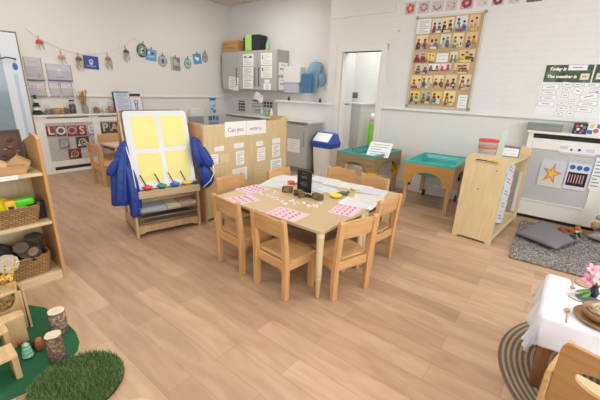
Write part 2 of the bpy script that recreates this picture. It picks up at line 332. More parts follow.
# ================================================================= LEFT WALL: radiator covers and shelf
XF = -6.37
def lattice(y0, y1, z0, z1, par, x, axis='y', pitch=.03):
    """perforated grille: thin diagonal strips in a frame"""
    mb = MB(); t = .006; L = z1 - z0; n = int((y1 - y0 + L) / pitch)
    def clip(u0, v0, u1, v1):
        # clip segment to the rectangle
        du, dv = u1 - u0, v1 - v0; a, b_ = 0., 1.
        for p, q in ((-du, u0 - y0), (du, y1 - u0), (-dv, v0 - z0), (dv, z1 - v0)):
            if abs(p) < 1e-9: continue
            r = q / p
            if p < 0: a = max(a, r)
            else: b_ = min(b_, r)
        return None if a >= b_ - .002 else (u0 + a * du, v0 + a * dv, u0 + b_ * du, v0 + b_ * dv)
    for k in range(n + 1):
        for sg in (1, -1):
            u = y0 + k * pitch
            c = clip(u, z0, u - L, z1) if sg > 0 else clip(y1 - k * pitch, z0, y1 - k * pitch + L, z1)
            if not c: continue
            P = (lambda a, b_, o: (x + o, a, b_)) if axis == 'y' else (lambda a, b_, o: (a, x + o, b_))
            o = .002 * sg; mb.bar(P(c[0], c[1], o), P(c[2], c[3], o), .011, .003, 0, up=(1, 0, 0) if axis == 'y' else (0, 1, 0))
    return mb
u = thing('radiator_cover', 'white boxed radiator cover on the left wall, with grille and slot', 'radiator cover', (0, 0, 0))
def cover_unit(y0, y1, gy0, gy1, par):
    m = MB(); x = XF
    m.box(x - .018, x, y0, gy0, 0, .895); m.box(x - .018, x, gy1, y1, 0, .895); m.box(x - .018, x, gy0, gy1, .79, .895); m.box(x - .018, x, gy0, gy1, .10, .19)
    m.box(x - .018, x, gy0, gy1, 0, .045); m.box(x - .018, x, gy0, gy0 + .03, .045, .10); m.box(x - .018, x, gy1 - .03, gy1, .045, .1)
    m.box(XL, x - .018, y0, y0 + .018, 0, .895); m.box(x, x + .012, y0, y1, 0, .035)
    m.build('front_panel', WHITE, par, bevel=.002)
    lattice(gy0, gy1, .19, .79, par, x - .012).build('grille', mat('#D6D3CE', .5, var=.01), par)
    MB().box(XL + .02, XL + .03, gy0 - .05, gy1 + .05, .02, .85).build('backing', mat('#6B6862', .8), par)
cover_unit(1.58, 2.42, 1.70, 2.37, u); cover_unit(2.42, 3.3, 2.49, 3.2, u)
MB().box(XL, XF + .03, 1.57, 3.32, .895, .92).build('top', WHITE, u, bevel=.003)
MB().box(XF - .012, XF + .002, 1.74, 2.33, .862, .882).build('vent_slot', mat('#77736C', .7), u)
MB().box(XF - .012, XF + .002, 2.47, 3.1, .862, .882).build('vent_slot', mat('#77736C', .7), u)
# collage letter cards on the grilles
def lx(x0, y0, x1, y1): return boxpx(onx, XF + .001, x0, y0, x1, y1)
def ltcard(ch, bx, bg, fg, label, tilt=0):
    c, w, h = lx(*bx); o = card('letter_card', label, 'letter card', c, RL, w, h, bg, 'collage letters on the radiator covers', tilt, shapes=[('r', -.9, -.9, -.2, .1, sh_hex(bg, .75)), ('r', .2, .3, .92, .9, sh_hex(bg, 1.2)), ('r', .1, -.85, .8, -.3, sh_hex(bg, .85))])
    if ch: text(ch, h * 1.05, mat(fg, .7), o, loc=(0, -.0045, 0), bold=.004)
    return o
def sh_hex(h, k):
    h = h.lstrip('#'); return '#' + ''.join('%02X' % max(0, min(255, int(int(h[i:i + 2], 16) * k))) for i in (0, 2, 4))
ltcard('L', (46, 126.2, 55.2, 136.3), '#8E3F3E', '#E7D5CE', 'dark red card with pale letter L on the left grille')
ltcard('O', (56, 125.8, 65.8, 136.2), '#6E5A54', '#E2D9D2', 'brown collage card with letter O beside the letter L card')
ltcard('O', (67.2, 125.5, 76.6, 136), '#84484F', '#C98F8E', 'wine red card with letter O in the middle of the top row')
ltcard('S', (77, 125.3, 86.6, 135.6), '#8A4A4C', '#DDB9A8', 'red brown card with letter S on the left grille')
ltcard('E', (87.4, 124, 93.8, 135), '#A9A7AE', '#D5D3D8', 'pale grey card with letter E at right of the left grille')
ltcard('P', (100.8, 122.5, 109.6, 133), '#5B5748', '#C9BFA6', 'olive brown card with letter P on the right grille')
ltcard('A', (110.2, 122.2, 118.4, 132.6), '#4A3F38', '#C5A88C', 'dark brown card with letter A on the right grille')
ltcard('R', (119, 122, 128, 132.4), '#5A463C', '#CDB79C', 'brown card with letter R partly behind the easel')
for bx, bg, rg, lb in (((59, 138.2, 69.8, 148.8), '#8E8394', '#C9C2CF', 'purple grey card with a pale ring in the second row'), ((76.2, 136.6, 89.2, 147.4), '#54403E', '#D9CCBE', 'dark card with pale spirals in the second row'), ((68.6, 148.8, 81.4, 158.6), '#6C3835', '#C7A39A', 'dark red patterned card lowest on the left grille')):
    c, w, h = lx(*bx); card('collage_card', lb, 'collage card', c, RL, w, h, bg, 'collage pictures on the radiator covers', shapes=[('o', 0, 0, .55, .007, rg), ('o', .1, -.05, .25, .005, rg), ('d', -.6, -.5, .2, rg), ('d', .65, -.55, .18, sh_hex(bg, .6))])
c, w, h = lx(106, 134.8, 119, 138.4); card('caption_card', 'narrow grey caption strip under the letter A card', 'caption', c, RL, w, h, '#86818C', lines=1, linecol='#C9C4CC')
# things on the shelf
ZS = .92; XS = -6.43
def sx_(px, py=113.5, x=XS): p = onx(px, py, x); return Vector((x, p.y, ZS))
def hh(py, px, x=XS): return onx(px, py, x).z - ZS
p = sx_(38); t = thing('felt_tree', 'dark green and white tiered tree ornament at the left end of the shelf', 'ornament', p); t.scale = (1.05, 1.05, 1.2)
hT = .24
for k in range(5):
    MB().lathe([(.075 - k * .012, 0), (.055 - k * .012, .026), (.03, .045)], 20).build('tier', mat('#20362F' if k % 2 == 0 else '#DADDD6', .8), t, (0, 0, .012 + k * .046))
MB().lathe([(.03, 0), (.03, .012)], 12).build('trunk', RAW(), t)
def jar(px, w, h, fill, label, name='glass_jar', lid=None, fh=.55, cat='jar'):
    p = sx_(px); t = thing(name, label, cat, p, 0, 'jars on the left shelf'); r = w / 2 * 1.1; fh = min(.8, fh * 1.25)
    MB().lathe([(r * .9, 0), (r, .01), (r, h * .78), (r * .72, h * .88), (r * .72, h)], 20).build('glass', mat('#D3D8D6', .08, alpha=.13, var=.02), t)
    mb = MB(); q = random.Random(int(px * 10)); n = 60; mb.lathe([(0, .008), (r * .84, .01), (r * .92, h * fh * .8), (r * .5, h * fh), (0, h * fh)], 16)
    for k in range(n):
        a = q.uniform(0, 6.28); rr = r * (.8 if k % 3 else q.random() * .6); z = .012 + q.random() * h * fh * (.85 if k % 3 else 1); s = r * .22
        mb.ell((rr * math.cos(a), rr * math.sin(a), z + s * .4), (s, s * .8, s * .7), 8, q.randrange(len(fill)))
    mb.build('contents', [mat(c, .7) for c in fill], t)
    if lid: MB().lathe([(r * .76, h), (r * .76, h + .02), (0, h + .021)], 20).build('lid', mat(lid, .5), t)
    return t
jar(48.2, .085, .145, ['#8A7A68', '#4D4540'], 'clear jar of dark pebbles beside the tiered tree', fh=.4)
p = sx_(58.3); o = MB().lathe([(.075, 0), (.082, .02), (.08, .07), (.072, .09), (.065, .094), (0, .094)], 24, sy=1.15).build('log_pot', wood('#B79468', '#8B6A45', 'z'), loc=p); tag(o, 'squat brown wooden pot between the jars on the shelf', 'pot')
jar(67, .075, .11, ['#5A4034', '#8C6A52'], 'small jar of brown seed cases right of the wooden pot', fh=.7)
jar(73.5, .09, .2, ['#2E2622', '#50423A', '#7A6A5C'], 'tall jar filled with dark cones under the slanting twig', lid='#3E352F', fh=.72)
jar(97.2, .09, .19, ['#96582F', '#6C3B22', '#B98A5A'], 'tall jar half full of orange brown conkers beside the dried grasses', fh=.4)
jar(104.6, .08, .115, ['#D8C9B4', '#B39C80'], 'low jar of pale shells in the middle of three jars', fh=.6)
jar(111.6, .09, .2, ['#A86C45', '#D2C0A6', '#77452C'], 'tall jar of brown and cream shells next to the leaflet', fh=.45)
p = sx_(86); t = thing('grass_vase', 'glass vase of dried golden grasses on the shelf', 'vase', p)
MB().lathe([(.04, 0), (.045, .01), (.05, .09), (.04, .12), (.045, .14)], 18).build('vase', mat('#B9B9AE', .1, alpha=.45), t)
mb = MB(); q = random.Random(3)
for k in range(26):
    a = q.uniform(0, 6.28); b_ = q.uniform(0, .06); hgt = q.uniform(.2, .36); e = Vector((b_ * math.cos(a), b_ * math.sin(a), hgt)); mb.tube([(q.uniform(-.02, .02), q.uniform(-.02, .02), .01), e * .6, e], .0035, 5); mb.ell(e, (.008, .008, .028), 6)
mb.build('dried_grass', mat('#B08B52', .9), t)
a = sx_(84.5) + Vector((.0, 0, .03)); b_ = onx(73, 87.5, XS); o = MB().tube([Vector((0, 0, 0)), (b_ - a) * .5 + Vector((0, .01, 0)), b_ - a], [.007, .006, .003], 6).build('twig', RAW(), loc=a); tag(o, 'long thin bare twig leaning left from the grass vase', 'twig')
def holder(px0, px1, py0, py1, label, col, blue, grp):
    c, w, h = boxpx(onx, XS + .02, px0, py0, px1, py1); c = Vector((XS + .02, c.y, ZS)); t = thing('leaflet_holder', label, 'leaflet stand', c, RL)
    o = card('front_leaflet', '', '', (0, .0, h / 2), 0, w, h, col, parent=t, lean=-.12, **blue)
    MB().box(-w / 2 - .004, w / 2 + .004, .022, .026, .002, h * .98).box(-w / 2, w / 2, -.03, .022, 0, .006).build('stand', mat('#3C444E', .4), t, rot=(-.12, 0, 0))
holder(114.5, 130, 88.5, 110, 'tall blue grey leaflet in a dark stand on the shelf end', '#C9D0E0', dict(lines=9, linecol='#8E97AD', shapes=[('r', -.95, .84, .95, .98, '#5F87A5')]), '')
holder(130.5, 141, 91.5, 110, 'dark topped leaflet with a blue figure drawing behind the easel', '#D9DAE6', dict(shapes=[('r', -1, .72, 1, 1, '#3B352E'), ('r', -1, .6, 1, .72, '#E5C9B2'), ('o', 0, .1, .35, .006, '#4A5FA8'), ('r', -.25, -.9, -.1, 0, '#4A5FA8'), ('r', .1, -.9, .25, 0, '#4A5FA8')]), '')
# wall leaflet pockets
def pocket(bx, label, sheet, bar, **k):
    c, w, h = boxpx(onx, XL, *bx); t = thing('wall_pocket', label, 'document holder', c, RL)
    card('sheet', '', '', (0, -.008, 0), 0, w * .92, h * .94, sheet, parent=t, **k)
    MB().box(-w / 2, w / 2, -.008, 0, -h / 2, h / 2).build('back_plate', mat('#B7B4BA', .3), t)
    MB().box(-w / 2, w / 2, -.03, -.028, -h / 2, h * .1).box(-w / 2, -w / 2 + .006, -.03, -.008, -h / 2, h / 2).box(w / 2 - .006, w / 2, -.03, -.008, -h / 2, h / 2).build('clear_front', mat('#D5D3DA', .1, alpha=.3), t)
    MB().box(-w / 2, w / 2, -.032, 0, -h / 2 - .015, -h / 2).build('lip', mat(bar, .5), t)
pocket((24.5, 57.5, 42, 79.5), 'upper left clear wall pocket holding a grey sheet with red picture', '#C6C3C8', '#3B3B48', shapes=[('r', .15, -.95, .95, -.35, '#C9A79A'), ('r', .4, -.8, .75, -.5, '#A04A3C'), ('r', -.9, -.7, 0, -.6, '#8D8E9B')], lines=4, linecol='#ABA9B4')
pocket((46.5, 64.5, 71, 80), 'upper right clear wall pocket with pale lilac sheet', '#C9C7D3', '#39427A', shapes=[('e', 0, 0, .25, .5, '#DCDCE6'), ('r', -.3, -.75, .35, -.62, '#7C7F93')])
pocket((29, 82.5, 45.5, 96), 'lower left wall pocket with white sheet and yellow block', '#CFCBD2', '#8A8894', shapes=[('r', .1, -.8, .85, .4, '#D9CF8E'), ('r', -.75, -.8, -.55, .7, '#A6A3B6'), ('r', -.35, -.8, -.15, .7, '#B4B1C2')])
pocket((49, 82.5, 59, 96), 'lower middle wall pocket with plain pinkish sheet', '#D8CFD4', '#9A98A6', lines=5, linecol='#C2B7C0')
pocket((60.5, 82.5, 72, 96), 'lower right wall pocket with dotted pinkish sheet', '#D5CBD1', '#9A98A6', shapes=[('d', -.5, .5, .08, '#9C8FA0'), ('d', .1, .6, .08, '#9C8FA0'), ('d', .5, .3, .08, '#9C8FA0'), ('d', -.3, 0, .08, '#9C8FA0'), ('d', .4, -.4, .08, '#9C8FA0'), ('d', -.5, -.6, .08, '#9C8FA0')])
# garlands
def string(px, label, pl=XL):
    pts = [onx(x, y, pl + .012) for x, y in px]; c = pts[0].copy(); o = MB().tube([p - c for p in pts], .0025, 5).build('garland_string', mat('#C9C3B4', .9), loc=c); tag(o, label, 'string')
string([(26, 29), (38, 38), (60, 49), (76, 53.5), (91, 54.5), (107, 52), (124, 46), (134, 38)], 'thin cord holding the left garland of paper crafts')
string([(134, 38), (142, 45), (151, 51), (163, 55), (175, 57), (188, 57.5), (197, 54), (204, 50), (208, 48.5)], 'thin cord holding the right garland of blue and green pictures')
def peg(px, py): pass
def jelly(px, py, dome, streams, label, h=.17, r=.05):
    p = onx(px, py, XL + .006); t = thing('paper_jellyfish', label, 'paper craft', p, RL)
    MB().box(-.006, .006, -.012, .0, -.02, .035).build('peg', RAW(), t)
    mb = MB(); mb.lathe([(r, 0), (r * .92, .022), (r * .6, .045), (0, .055)], 18, M=Matrix.Diagonal((1, .5, 1, 1))); mb.build('dome', mat(dome, .8), t, (0, -.03, -.075))
    for k, c in enumerate(streams):
        x = (k - (len(streams) - 1) / 2) * r * 1.8 / max(1, len(streams) - 1)
        m = MB(); n = 8; m.grid(lambda a, b_: Vector((x + (a - .5) * .013 + .006 * math.sin(b_ * 7 + k), -.03 + .006 * math.sin(b_ * 9 + k * 2), -.072 - b_ * h * (.8 + .2 * math.sin(k * 2)))), 1, n); m.build('streamer', mat(c, .8), t, solid=.0015)
jelly(38, 38, '#C2564E', ['#DDD6C2', '#D4C9AE', '#D9D2BE'], 'red domed paper craft with pale ribbons, first on the left garland', h=.1)
jelly(60.5, 53, '#C9A183', ['#D8D2C6', '#CFC8BC', '#D8D2C6'], 'peach domed paper craft hanging over the upper right pocket', h=.1)
jelly(77.5, 55, '#7C6350', ['#A99E9C', '#C79A78', '#B59B94', '#D9C15A', '#D9C15A'], 'brown domed paper craft with yellow and peach ribbons')
jelly(107, 55, '#B3807A', ['#D9C98E', '#D2A08C', '#C7A6AC', '#9EAFBE', '#8EA3B4'], 'pink domed paper craft with yellow and blue ribbons right of the blue card')
jelly(125, 48, '#5E5550', ['#B6B2AC', '#A29D98', '#B6B2AC', '#A29D98'], 'dark domed paper craft with grey ribbons, last on the left garland')
c, w, h = boxpx(onx, XL + .006, 83.5, 56, 98.5, 69)
o = card('blue_card', 'blue card with a white emblem hanging on the left garland', 'card', c, RL, w, h, '#40589A', tilt=.04, shapes=[('d', 0, .2, .28, '#C3CCE4'), ('p', [(-.3, -.1), (.3, -.1), (.12, -.35), (-.12, -.35)], '#C3CCE4'), ('d', 0, .2, .12, '#40589A'), ('r', -.6, -.6, .6, -.5, '#AAB6D6')])
def hang(px, py, w, h, round_, col, shapes, label, tilt=0):
    p = onx(px, py, XL + .006); t = thing('hanging_picture', label, 'picture', p, (0, tilt, RL), 'pictures pegged to the right garland')
    if round_:
        mb = MB(); mb.prism([(w / 2 * math.cos(2 * PI * i / 24), h / 2 * math.sin(2 * PI * i / 24)) for i in range(24)], 'y', -.004, 0); mb.build('disc', mat(col, .7), t)
        m2, ms = card_mb(w * .7, h * .7, sh_hex(col, .97), shapes); m2.build('picture', ms, t, (0, -.004, 0))
    else:
        m2, ms = card_mb(w, h, col, shapes); m2.build('picture', ms, t)
    MB().box(-.005, .005, -.018, -.004, h / 2 - .02, h / 2 + .04).build('peg', mat('#6E7D7A', .6), t)
SC = .021
hang(142, 50.5, .2, .24, 1, '#40504C', [('r', -1, -1, 1, 1, '#7E9690'), ('p', [(-.3, -.7), (.3, -.4), (.2, .7), (-.4, .4)], '#C9D6D2'), ('d', .2, 0, .3, '#2F4542')], 'dark green round picture at the left end of the right garland', .2)
hang(151, 55, .22, .2, 0, '#6FA8D8', [('d', -.4, .3, .2, '#DCE8F2'), ('r', 0, .1, .5, .5, '#2F5FA0'), ('p', [(-.7, -.5), (.7, -.3), (.3, -.1), (-.4, -.2)], '#A9C9E6')], 'blue painted sheet pegged second from left on the right garland', .1)
hang(162.7, 61, .19, .22, 1, '#9C9FA6', [('r', -1, -1, 1, 1, '#AEB4BC'), ('d', .0, .1, .4, '#2E4468'), ('p', [(-.8, -.2), (.8, -.3), (0, -.7)], '#5D7190')], 'grey round picture with a dark blue shape on the right garland')
hang(175.5, 64, .21, .25, 0, '#8D9089', [('r', -1, -1, -.6, 1, '#C2BAA6'), ('r', -.4, -.2, .8, .7, '#B3B9B8'), ('d', .1, -.5, .2, '#6F7672'), ('r', .3, .2, .9, .9, '#767E80')], 'grey rectangular picture in the middle of the right garland')
hang(187.7, 63.7, .17, .2, 1, '#7F9C9A', [('r', -1, -1, 1, 1, '#A8C4C6'), ('d', .2, -.1, .4, '#4C8F6C'), ('d', -.3, .3, .3, '#5F7FB8')], 'green and blue round picture on the right garland')
hang(197.3, 59, .2, .2, 0, '#5E9CCF', [('p', [(-.5, 0), (0, .4), (.5, .1), (.1, -.4)], '#EFF3F7'), ('d', -.4, .3, .2, '#E8EFF5')], 'sky blue sheet with white bird shape on the right garland', -.15)
hang(205, 57.5, .15, .21, 1, '#9A857C', [('r', -1, -1, 1, 1, '#B9A9A6'), ('d', -.1, .2, .4, '#5B82AE'), ('d', .4, -.3, .3, '#A86452')], 'brown round picture at the right end of the right garland')
# dispenser and posters near the corner
c, w, h = boxpx(onx, XL, 187.5, 108, 200.5, 123); t = thing('towel_dispenser', 'white paper towel dispenser low on the left wall near the corner', 'dispenser', c, RL)
MB().box(-w / 2, w / 2, -.14, 0, -h * .05, h / 2).build('cover', GLOSSW, t, bevel=.02, seg=3); MB().box(-w / 2 + .01, w / 2 - .01, -.13, 0, -h / 2, -h * .05).build('tray', mat('#9C9DA5', .3), t, bevel=.006)
c, w, h = boxpx(onx, XL, 209.5, 98, 216, 113.5); card('washing_poster', 'tall pale blue handwashing poster above the divider', 'poster', c, RL, w, h, '#C4D4E6', shapes=[('r', -.9, .7, .9, .95, '#4A6A9A'), ('d', -.2, .3, .3, '#E6EDF5'), ('d', .3, .0, .35, '#8FA9CC'), ('d', -.2, -.4, .35, '#6C8DBA'), ('r', .1, -.9, .8, -.5, '#5A7BA8')])
c, w, h = boxpx(onx, XL, 208.5, 115.5, 219, 127); card('small_blue_poster', 'small blue notice below the tall handwashing poster', 'poster', c, RL, w, h, '#AFC6DF', shapes=[('r', -.95, .2, -.3, .9, '#5578A8'), ('r', -.1, .3, .2, .95, '#2F4A78'), ('r', .4, .2, .9, .8, '#6F90BC'), ('r', -.9, -.5, .9, -.2, '#7F9DC4')])
# ================================================================= KITCHEN CORNER
GREY = mat('#B4B3B0', .45, var=.015, name='grey_laminate'); GREYS = mat('#A8A7A4', .45, var=.015)
WY = 5.15; WX1 = -4.727; WX0 = -6.36; WB = 1.39; WT = 2.14; WM = ony(257.7, 60, WY).x
def wall_unit(x0, x1, hx, label):
    t = thing('wall_cabinet', label, 'cabinet', ((x0 + x1) / 2, YR, WB)); a = x0 - (x0 + x1) / 2; b_ = -a; d = YR - WY
    MB().box(a, b_, -d + .02, 0, 0, WT - WB).build('body', GREYS, t, bevel=.003)
    nd = 2 if x1 - x0 > .9 else 1; wd = (b_ - a) / nd
    for k in range(nd):
        dr = MB().box(a + k * wd + .003, a + (k + 1) * wd - .003, -d, -d + .018, .002, WT - WB - .002).build('door', GREY, t, bevel=.003)
        hxk = a + (k + 1) * wd - .06 if (k == 0) == (hx != 'r') else a + k * wd + .05
        if nd == 2: hxk = a + (k + 1) * wd - .055
        MB().tube([(hxk, -d, .08), (hxk, -d - .03, .08), (hxk, -d - .03, .42), (hxk, -d, .42)], .007, 8).build('handle', mat('#5C6670', .35, .7), dr)
    return t
wall_unit(WX0, WM - .002, 'l', 'wide grey two-door wall cabinet in the corner under the crate'); wall_unit(WM + .002, WX1, 'r', 'narrow grey wall cabinet at right with papers on its side')
def wp(bx, label, y=WY, name='notice_paper', col='#F1F1EF', tilt=0, **k):
    c, w, h = boxpx(ony, y, *bx); k.setdefault('lines', 5); return card(name, label, 'paper', c, RB, w, h, col, 'papers stuck on the wall cabinets', tilt, **k)
wp((243, 54, 253.5, 66), 'upper printed sheet on the left wall cabinet', shapes=[('r', -.8, .4, -.1, .7, '#555')if 0 else ('r', -.8, .4, -.3, .6, '#555B63'), ('r', .2, .3, .7, .6, '#555B63')])
wp((243, 66.8, 253.2, 76.5), 'middle list sheet on the left wall cabinet', lines=7)
wp((243, 77, 253, 88.5), 'lower list sheet on the left wall cabinet', lines=6)
wp((229, 77, 238.5, 90), 'tilted sheet low on the corner cabinet door', tilt=.1, lines=6)
wp((261, 53, 272, 65), 'upper sheet on the narrow right cabinet', lines=5, shapes=[('r', -.8, .0, -.65, .7, '#60646C')])
wp((261, 66, 272, 78), 'second sheet on the narrow right cabinet', lines=5, shapes=[('r', -.8, .2, -.6, .7, '#50545C')])
wp((264.5, 79.5, 269.5, 83), 'tiny label above the square sheet on the narrow cabinet', lines=1)
wp((263.5, 83.5, 271, 90), 'small square sheet with a ring at the foot of the narrow cabinet', lines=0, shapes=[('o', 0, -.1, .3, .004, '#8A8C94')])
for bx, lb in (((278, 62, 287.8, 75.5), 'upper sheet of small pictures on the cabinet side'), ((278, 77.5, 288, 90), 'lower sheet of small pictures on the cabinet side')):
    a = onx(bx[0], bx[1], WX1); b_ = onx(bx[2], bx[3], WX1); c = (a + b_) / 2; wdt = abs(b_.y - a.y); hgt = abs(a.z - b_.z)
    card('picture_sheet', lb, 'paper', c, RL, min(wdt, .26), hgt, '#EFEFEC', 'papers on the cabinet side', shapes=[('e', -.6 + .3 * k, -.05, .09, .16, '#3C3C40') for k in range(5)] + [('r', -.5, .55, .6, .65, '#8E9098')])
p = ony(230.3, 86.5, WY); tag(MB().lathe([(.022, 0), (.022, .012), (.012, .03), (0, .031)], 16, M=Matrix.Rotation(PI / 2, 4, 'X')).build('cabinet_lock', mat('#E8E8E6', .3), loc=p), 'small round white lock on the corner cabinet door', 'lock')
# crate and box on top
p = ony(232.5, 52, 5.33); c0 = Vector((-6.12, 5.33, WT)); t = thing('wooden_crate', 'slatted wooden crate on the corner wall cabinet', 'crate', c0)
cw = .24
for y in (-.12, .12):
    for k in range(3): MB().box(-cw, cw, y - .006, y + .006, .012 + k * .075, .074 + k * .075).build('slat', wood('#D3A673', '#B88955', 'x'), t)
for x in (-cw + .006, cw - .006):
    for k in range(3): MB().box(x - .006, x + .006, -.114, .114, .012 + k * .075, .074 + k * .075).build('slat', wood('#CFA06D', '#B88955', 'y'), t)
MB().box(-cw, cw, -.12, .12, 0, .012).build('base', RAW('x'), t)
for x in (-cw + .02, cw - .02):
    for y in (-.105, .105): MB().box(x - .012, x + .012, y - .01, y + .01, .012, .22).build('corner_post', RAW(), t)
t = thing('storage_bag', 'black storage bag with lime green panels next to the crate', 'bag', (-5.5, 5.33, WT), .12)
MB().box(-.18, .22, -.14, .14, 0, .30).build('body', mat('#26282A', .7, bump=.2), t, bevel=.03, seg=3)
MB().box(-.14, .02, -.152, -.13, .005, .30).build('green_panel', mat('#A6DB6E', .6), t, bevel=.006)
MB().box(-.215, -.178, -.12, .12, .02, .25).build('side_pocket', mat('#2E3A2C', .7), t, bevel=.012)
MB().tube([(-.2, -.05, .2), (-.27, -.05, .24), (-.27, .05, .24), (-.2, .05, .2)], .012, 8).build('handle', mat('#1E2022', .7), t)
tag(MB().lathe([(.03, 0), (.04, .02), (.035, .12), (.015, .16), (.015, .19), (0, .191)], 18).build('green_bottle', mat('#8FC08A', .3), loc=(-5.15, 5.33, WT)), 'small pale green bottle at the right of the black bag', 'bottle')
tag(MB().lathe([(.025, 0), (.025, .05), (0, .06)], 16).build('black_pot', BLACK, loc=(-6.29, 5.25, WT)), 'tiny black pot at the left end of the cabinet top', 'pot')
# worktops and base units
WF = 4.62
t = thing('worktop', 'grey edged worktop under the wall cabinets', 'worktop', (0, 0, 0))
MB().box(-5.62, -4.63, WF, YR, .865, .9).build('surface', mat('#CFCECB', .35), t); MB().box(-5.625, -4.63, WF - .005, WF, .862, .9).build('edge', mat('#6C6A66', .5), t)
t = thing('worktop', 'pale worktop end beside the blue lidded bin', 'worktop', (0, 0, 0)); MB().box(-4.63, -3.5, WF - .03, YB + .015, .875, .9).build('surface', mat('#D3D2CE', .35), t, bevel=.002); MB().box(-4.63, -3.5, WF - .034, WF - .03, .872, .9).build('edge', mat('#7C7A76', .5), t)
def base_unit(x0, x1, y1, label):
    t = thing('base_cabinet', label, 'cabinet', ((x0 + x1) / 2, 0, 0)); a = (x1 - x0) / 2
    MB().box(-a, a, WF + .02, y1, .1, .865 if x1 < -4.6 else .875).build('body', GREYS, t); MB().box(-a, a, WF + .06, y1, 0, .1).build('plinth', mat('#8A8884', .6), t)
    d = MB().box(-a + .003, a - .003, WF, WF + .018, .11, .86).build('door', GREY, t, bevel=.002); MB().tube([(a - .06, WF, .5), (a - .06, WF - .03, .5), (a - .06, WF - .03, .75), (a - .06, WF, .75)], .007).build('handle', STEEL, d)
base_unit(-5.6, -5.12, YR, 'grey base cabinet farthest left under the worktop'); base_unit(-5.115, -4.635, YR, 'grey base cabinet in the middle of the worktop run'); base_unit(-4.625, -4.07, YB + .01, 'grey base cabinet half hidden by the divider'); base_unit(-4.065, -3.52, YB + .01, 'grey base cabinet with a white notice beside the bin')
c, w, h = boxpx(ony, WF, 287.5, 139, 299.5, 152); card('cabinet_notice', 'white notice on the grey base cabinet door beside the bin', 'paper', c, RB, w, h, '#E9E8E6', lines=5, linecol='#B5B6BC')
for bx, lb, shp in (((238, 100.5, 246, 112), 'dark picture notice on the wall above the worktop', [('r', -.7, .75, .7, .95, '#4A4648')] + [('r', -.8 + .55 * i, -.8 + .5 * j, -.35 + .55 * i, -.42 + .5 * j, '#4F4A4C') for i in range(3) for j in range(3)]), ((251.5, 99.5, 262, 113), 'pale blue picture notice in the middle above the worktop', [('r', -.7, .72, .2, .92, '#4A4A50'), ('r', -.85, -.1, .8, .1, '#8C97A4'), ('r', -.85, .3, .8, .45, '#A9B2BC'), ('r', -.3, -.7, .8, -.4, '#9AA5AE')]), ((263, 100.5, 273.5, 113), 'notice with six brown photographs above the worktop', [('r', -.85 + .6 * i, -.1 + .5 * j, -.4 + .6 * i, .25 + .5 * j, '#6A4238') for i in range(3) for j in range(2)] + [('r', -.8, -.8, .7, -.6, '#9A9C9E')])):
    c, w, h = boxpx(ony, YR, *bx); card('kitchen_notice', lb, 'notice', c, RB, w, h, '#D9D9DC', 'notices above the worktop', shapes=shp)
c, w, h = boxpx(ony, 5.14, 254, 93, 262.5, 101.5); t = tag(card('hanging_leaflet', 'crumpled white leaflet hanging from the bottom of the narrow cabinet', 'paper', Vector((c.x, 5.16, c.z)), RB, w, h * .85, '#EDEDEF', tilt=.5, lines=4), 'crumpled white leaflet hanging from the bottom edge of the wall cabinets', 'paper')
q = random.Random(5)
for k, (px, hh_, rr, col, lb) in enumerate(((262, .17, .03, '#B9C3C0', 'clear soap bottle on the worktop under the cabinets'), (267, .12, .035, '#8FB070', 'small green bottle on the worktop under the cabinets'), (271.5, .15, .03, '#E3E2DF', 'white bottle on the worktop nearest the boxed wall'))):
    P = ony(px, 113, 4.95); o = MB().lathe([(rr, 0), (rr, hh_ * .6), (rr * .4, hh_ * .75), (rr * .4, hh_), (0, hh_)], 16).build('bottle', mat(col, .3), loc=(P.x, 4.95, .9)); tag(o, lb, 'bottle')
o = MB().tube([(-5.25, 5.3, .9), (-5.25, 5.3, 1.12), (-5.25, 5.25, 1.17), (-5.25, 5.16, 1.16), (-5.25, 5.13, 1.12)], .012, 8).build('tap', STEEL); tag(o, 'chrome swan neck tap at the back of the worktop', 'tap')
# roll towel dispenser + hanging aprons on the wall by the door
c, w, h = boxpx(ony, 5.5, 289.5, 67, 303, 93); t = thing('paper_dispenser', 'white wall dispenser with grey lower half right of the cabinets', 'dispenser', (c.x - .05, YR, c.z))
MB().box(-w / 2, w / 2 + .1, -.16, 0, -h * .12, h / 2).build('cover', GLOSSW, t, bevel=.02, seg=3); MB().box(-w / 2, w / 2 + .06, -.14, 0, -h / 2, -h * .12).build('tray', mat('#BDBDCB', .3), t, bevel=.01)
def lump(name, m, parent, secs, n=20, folds=5, amp=.12, seed=1, loc=None, rot=None, sub=1):
    """soft hanging cloth: secs = [(x, y, z, rx, ry)] from top to bottom"""
    mb = MB(); vs = []; fs = []; q = random.Random(seed); ph = q.uniform(0, 6)
    for i, (x, y, z, rx, ry) in enumerate(secs):
        for j in range(n):
            a = 2 * PI * j / n; k = 1 + amp * math.sin(folds * a + ph + i * .5) + amp * .5 * math.sin((folds * 2 + 1) * a + i * .9)
            vs.append((x + rx * math.cos(a) * k, y + ry * math.sin(a) * k, z + .006 * math.sin(3 * a + i)))
    for i in range(len(secs) - 1):
        for j in range(n): fs.append((i * n + j, i * n + (j + 1) % n, (i + 1) * n + (j + 1) % n, (i + 1) * n + j))
    fs += [tuple(range(n)), tuple((len(secs) - 1) * n + j for j in range(n))[::-1]]
    mb.add(vs, fs, 0, True); o = mb.build(name, m, parent, loc, rot)
    if sub: s_ = o.modifiers.new('soft', 'SUBSURF'); s_.levels = s_.render_levels = sub
    return o
c = ony(313, 79, YR); t = thing('hanging_apron', 'pale blue apron bunched on a wall hook behind a blue pocket', 'apron', (c.x, YR, c.z))
k_ = YR / 5.04
AP = mat('#86ABC6', .8, bump=.3)
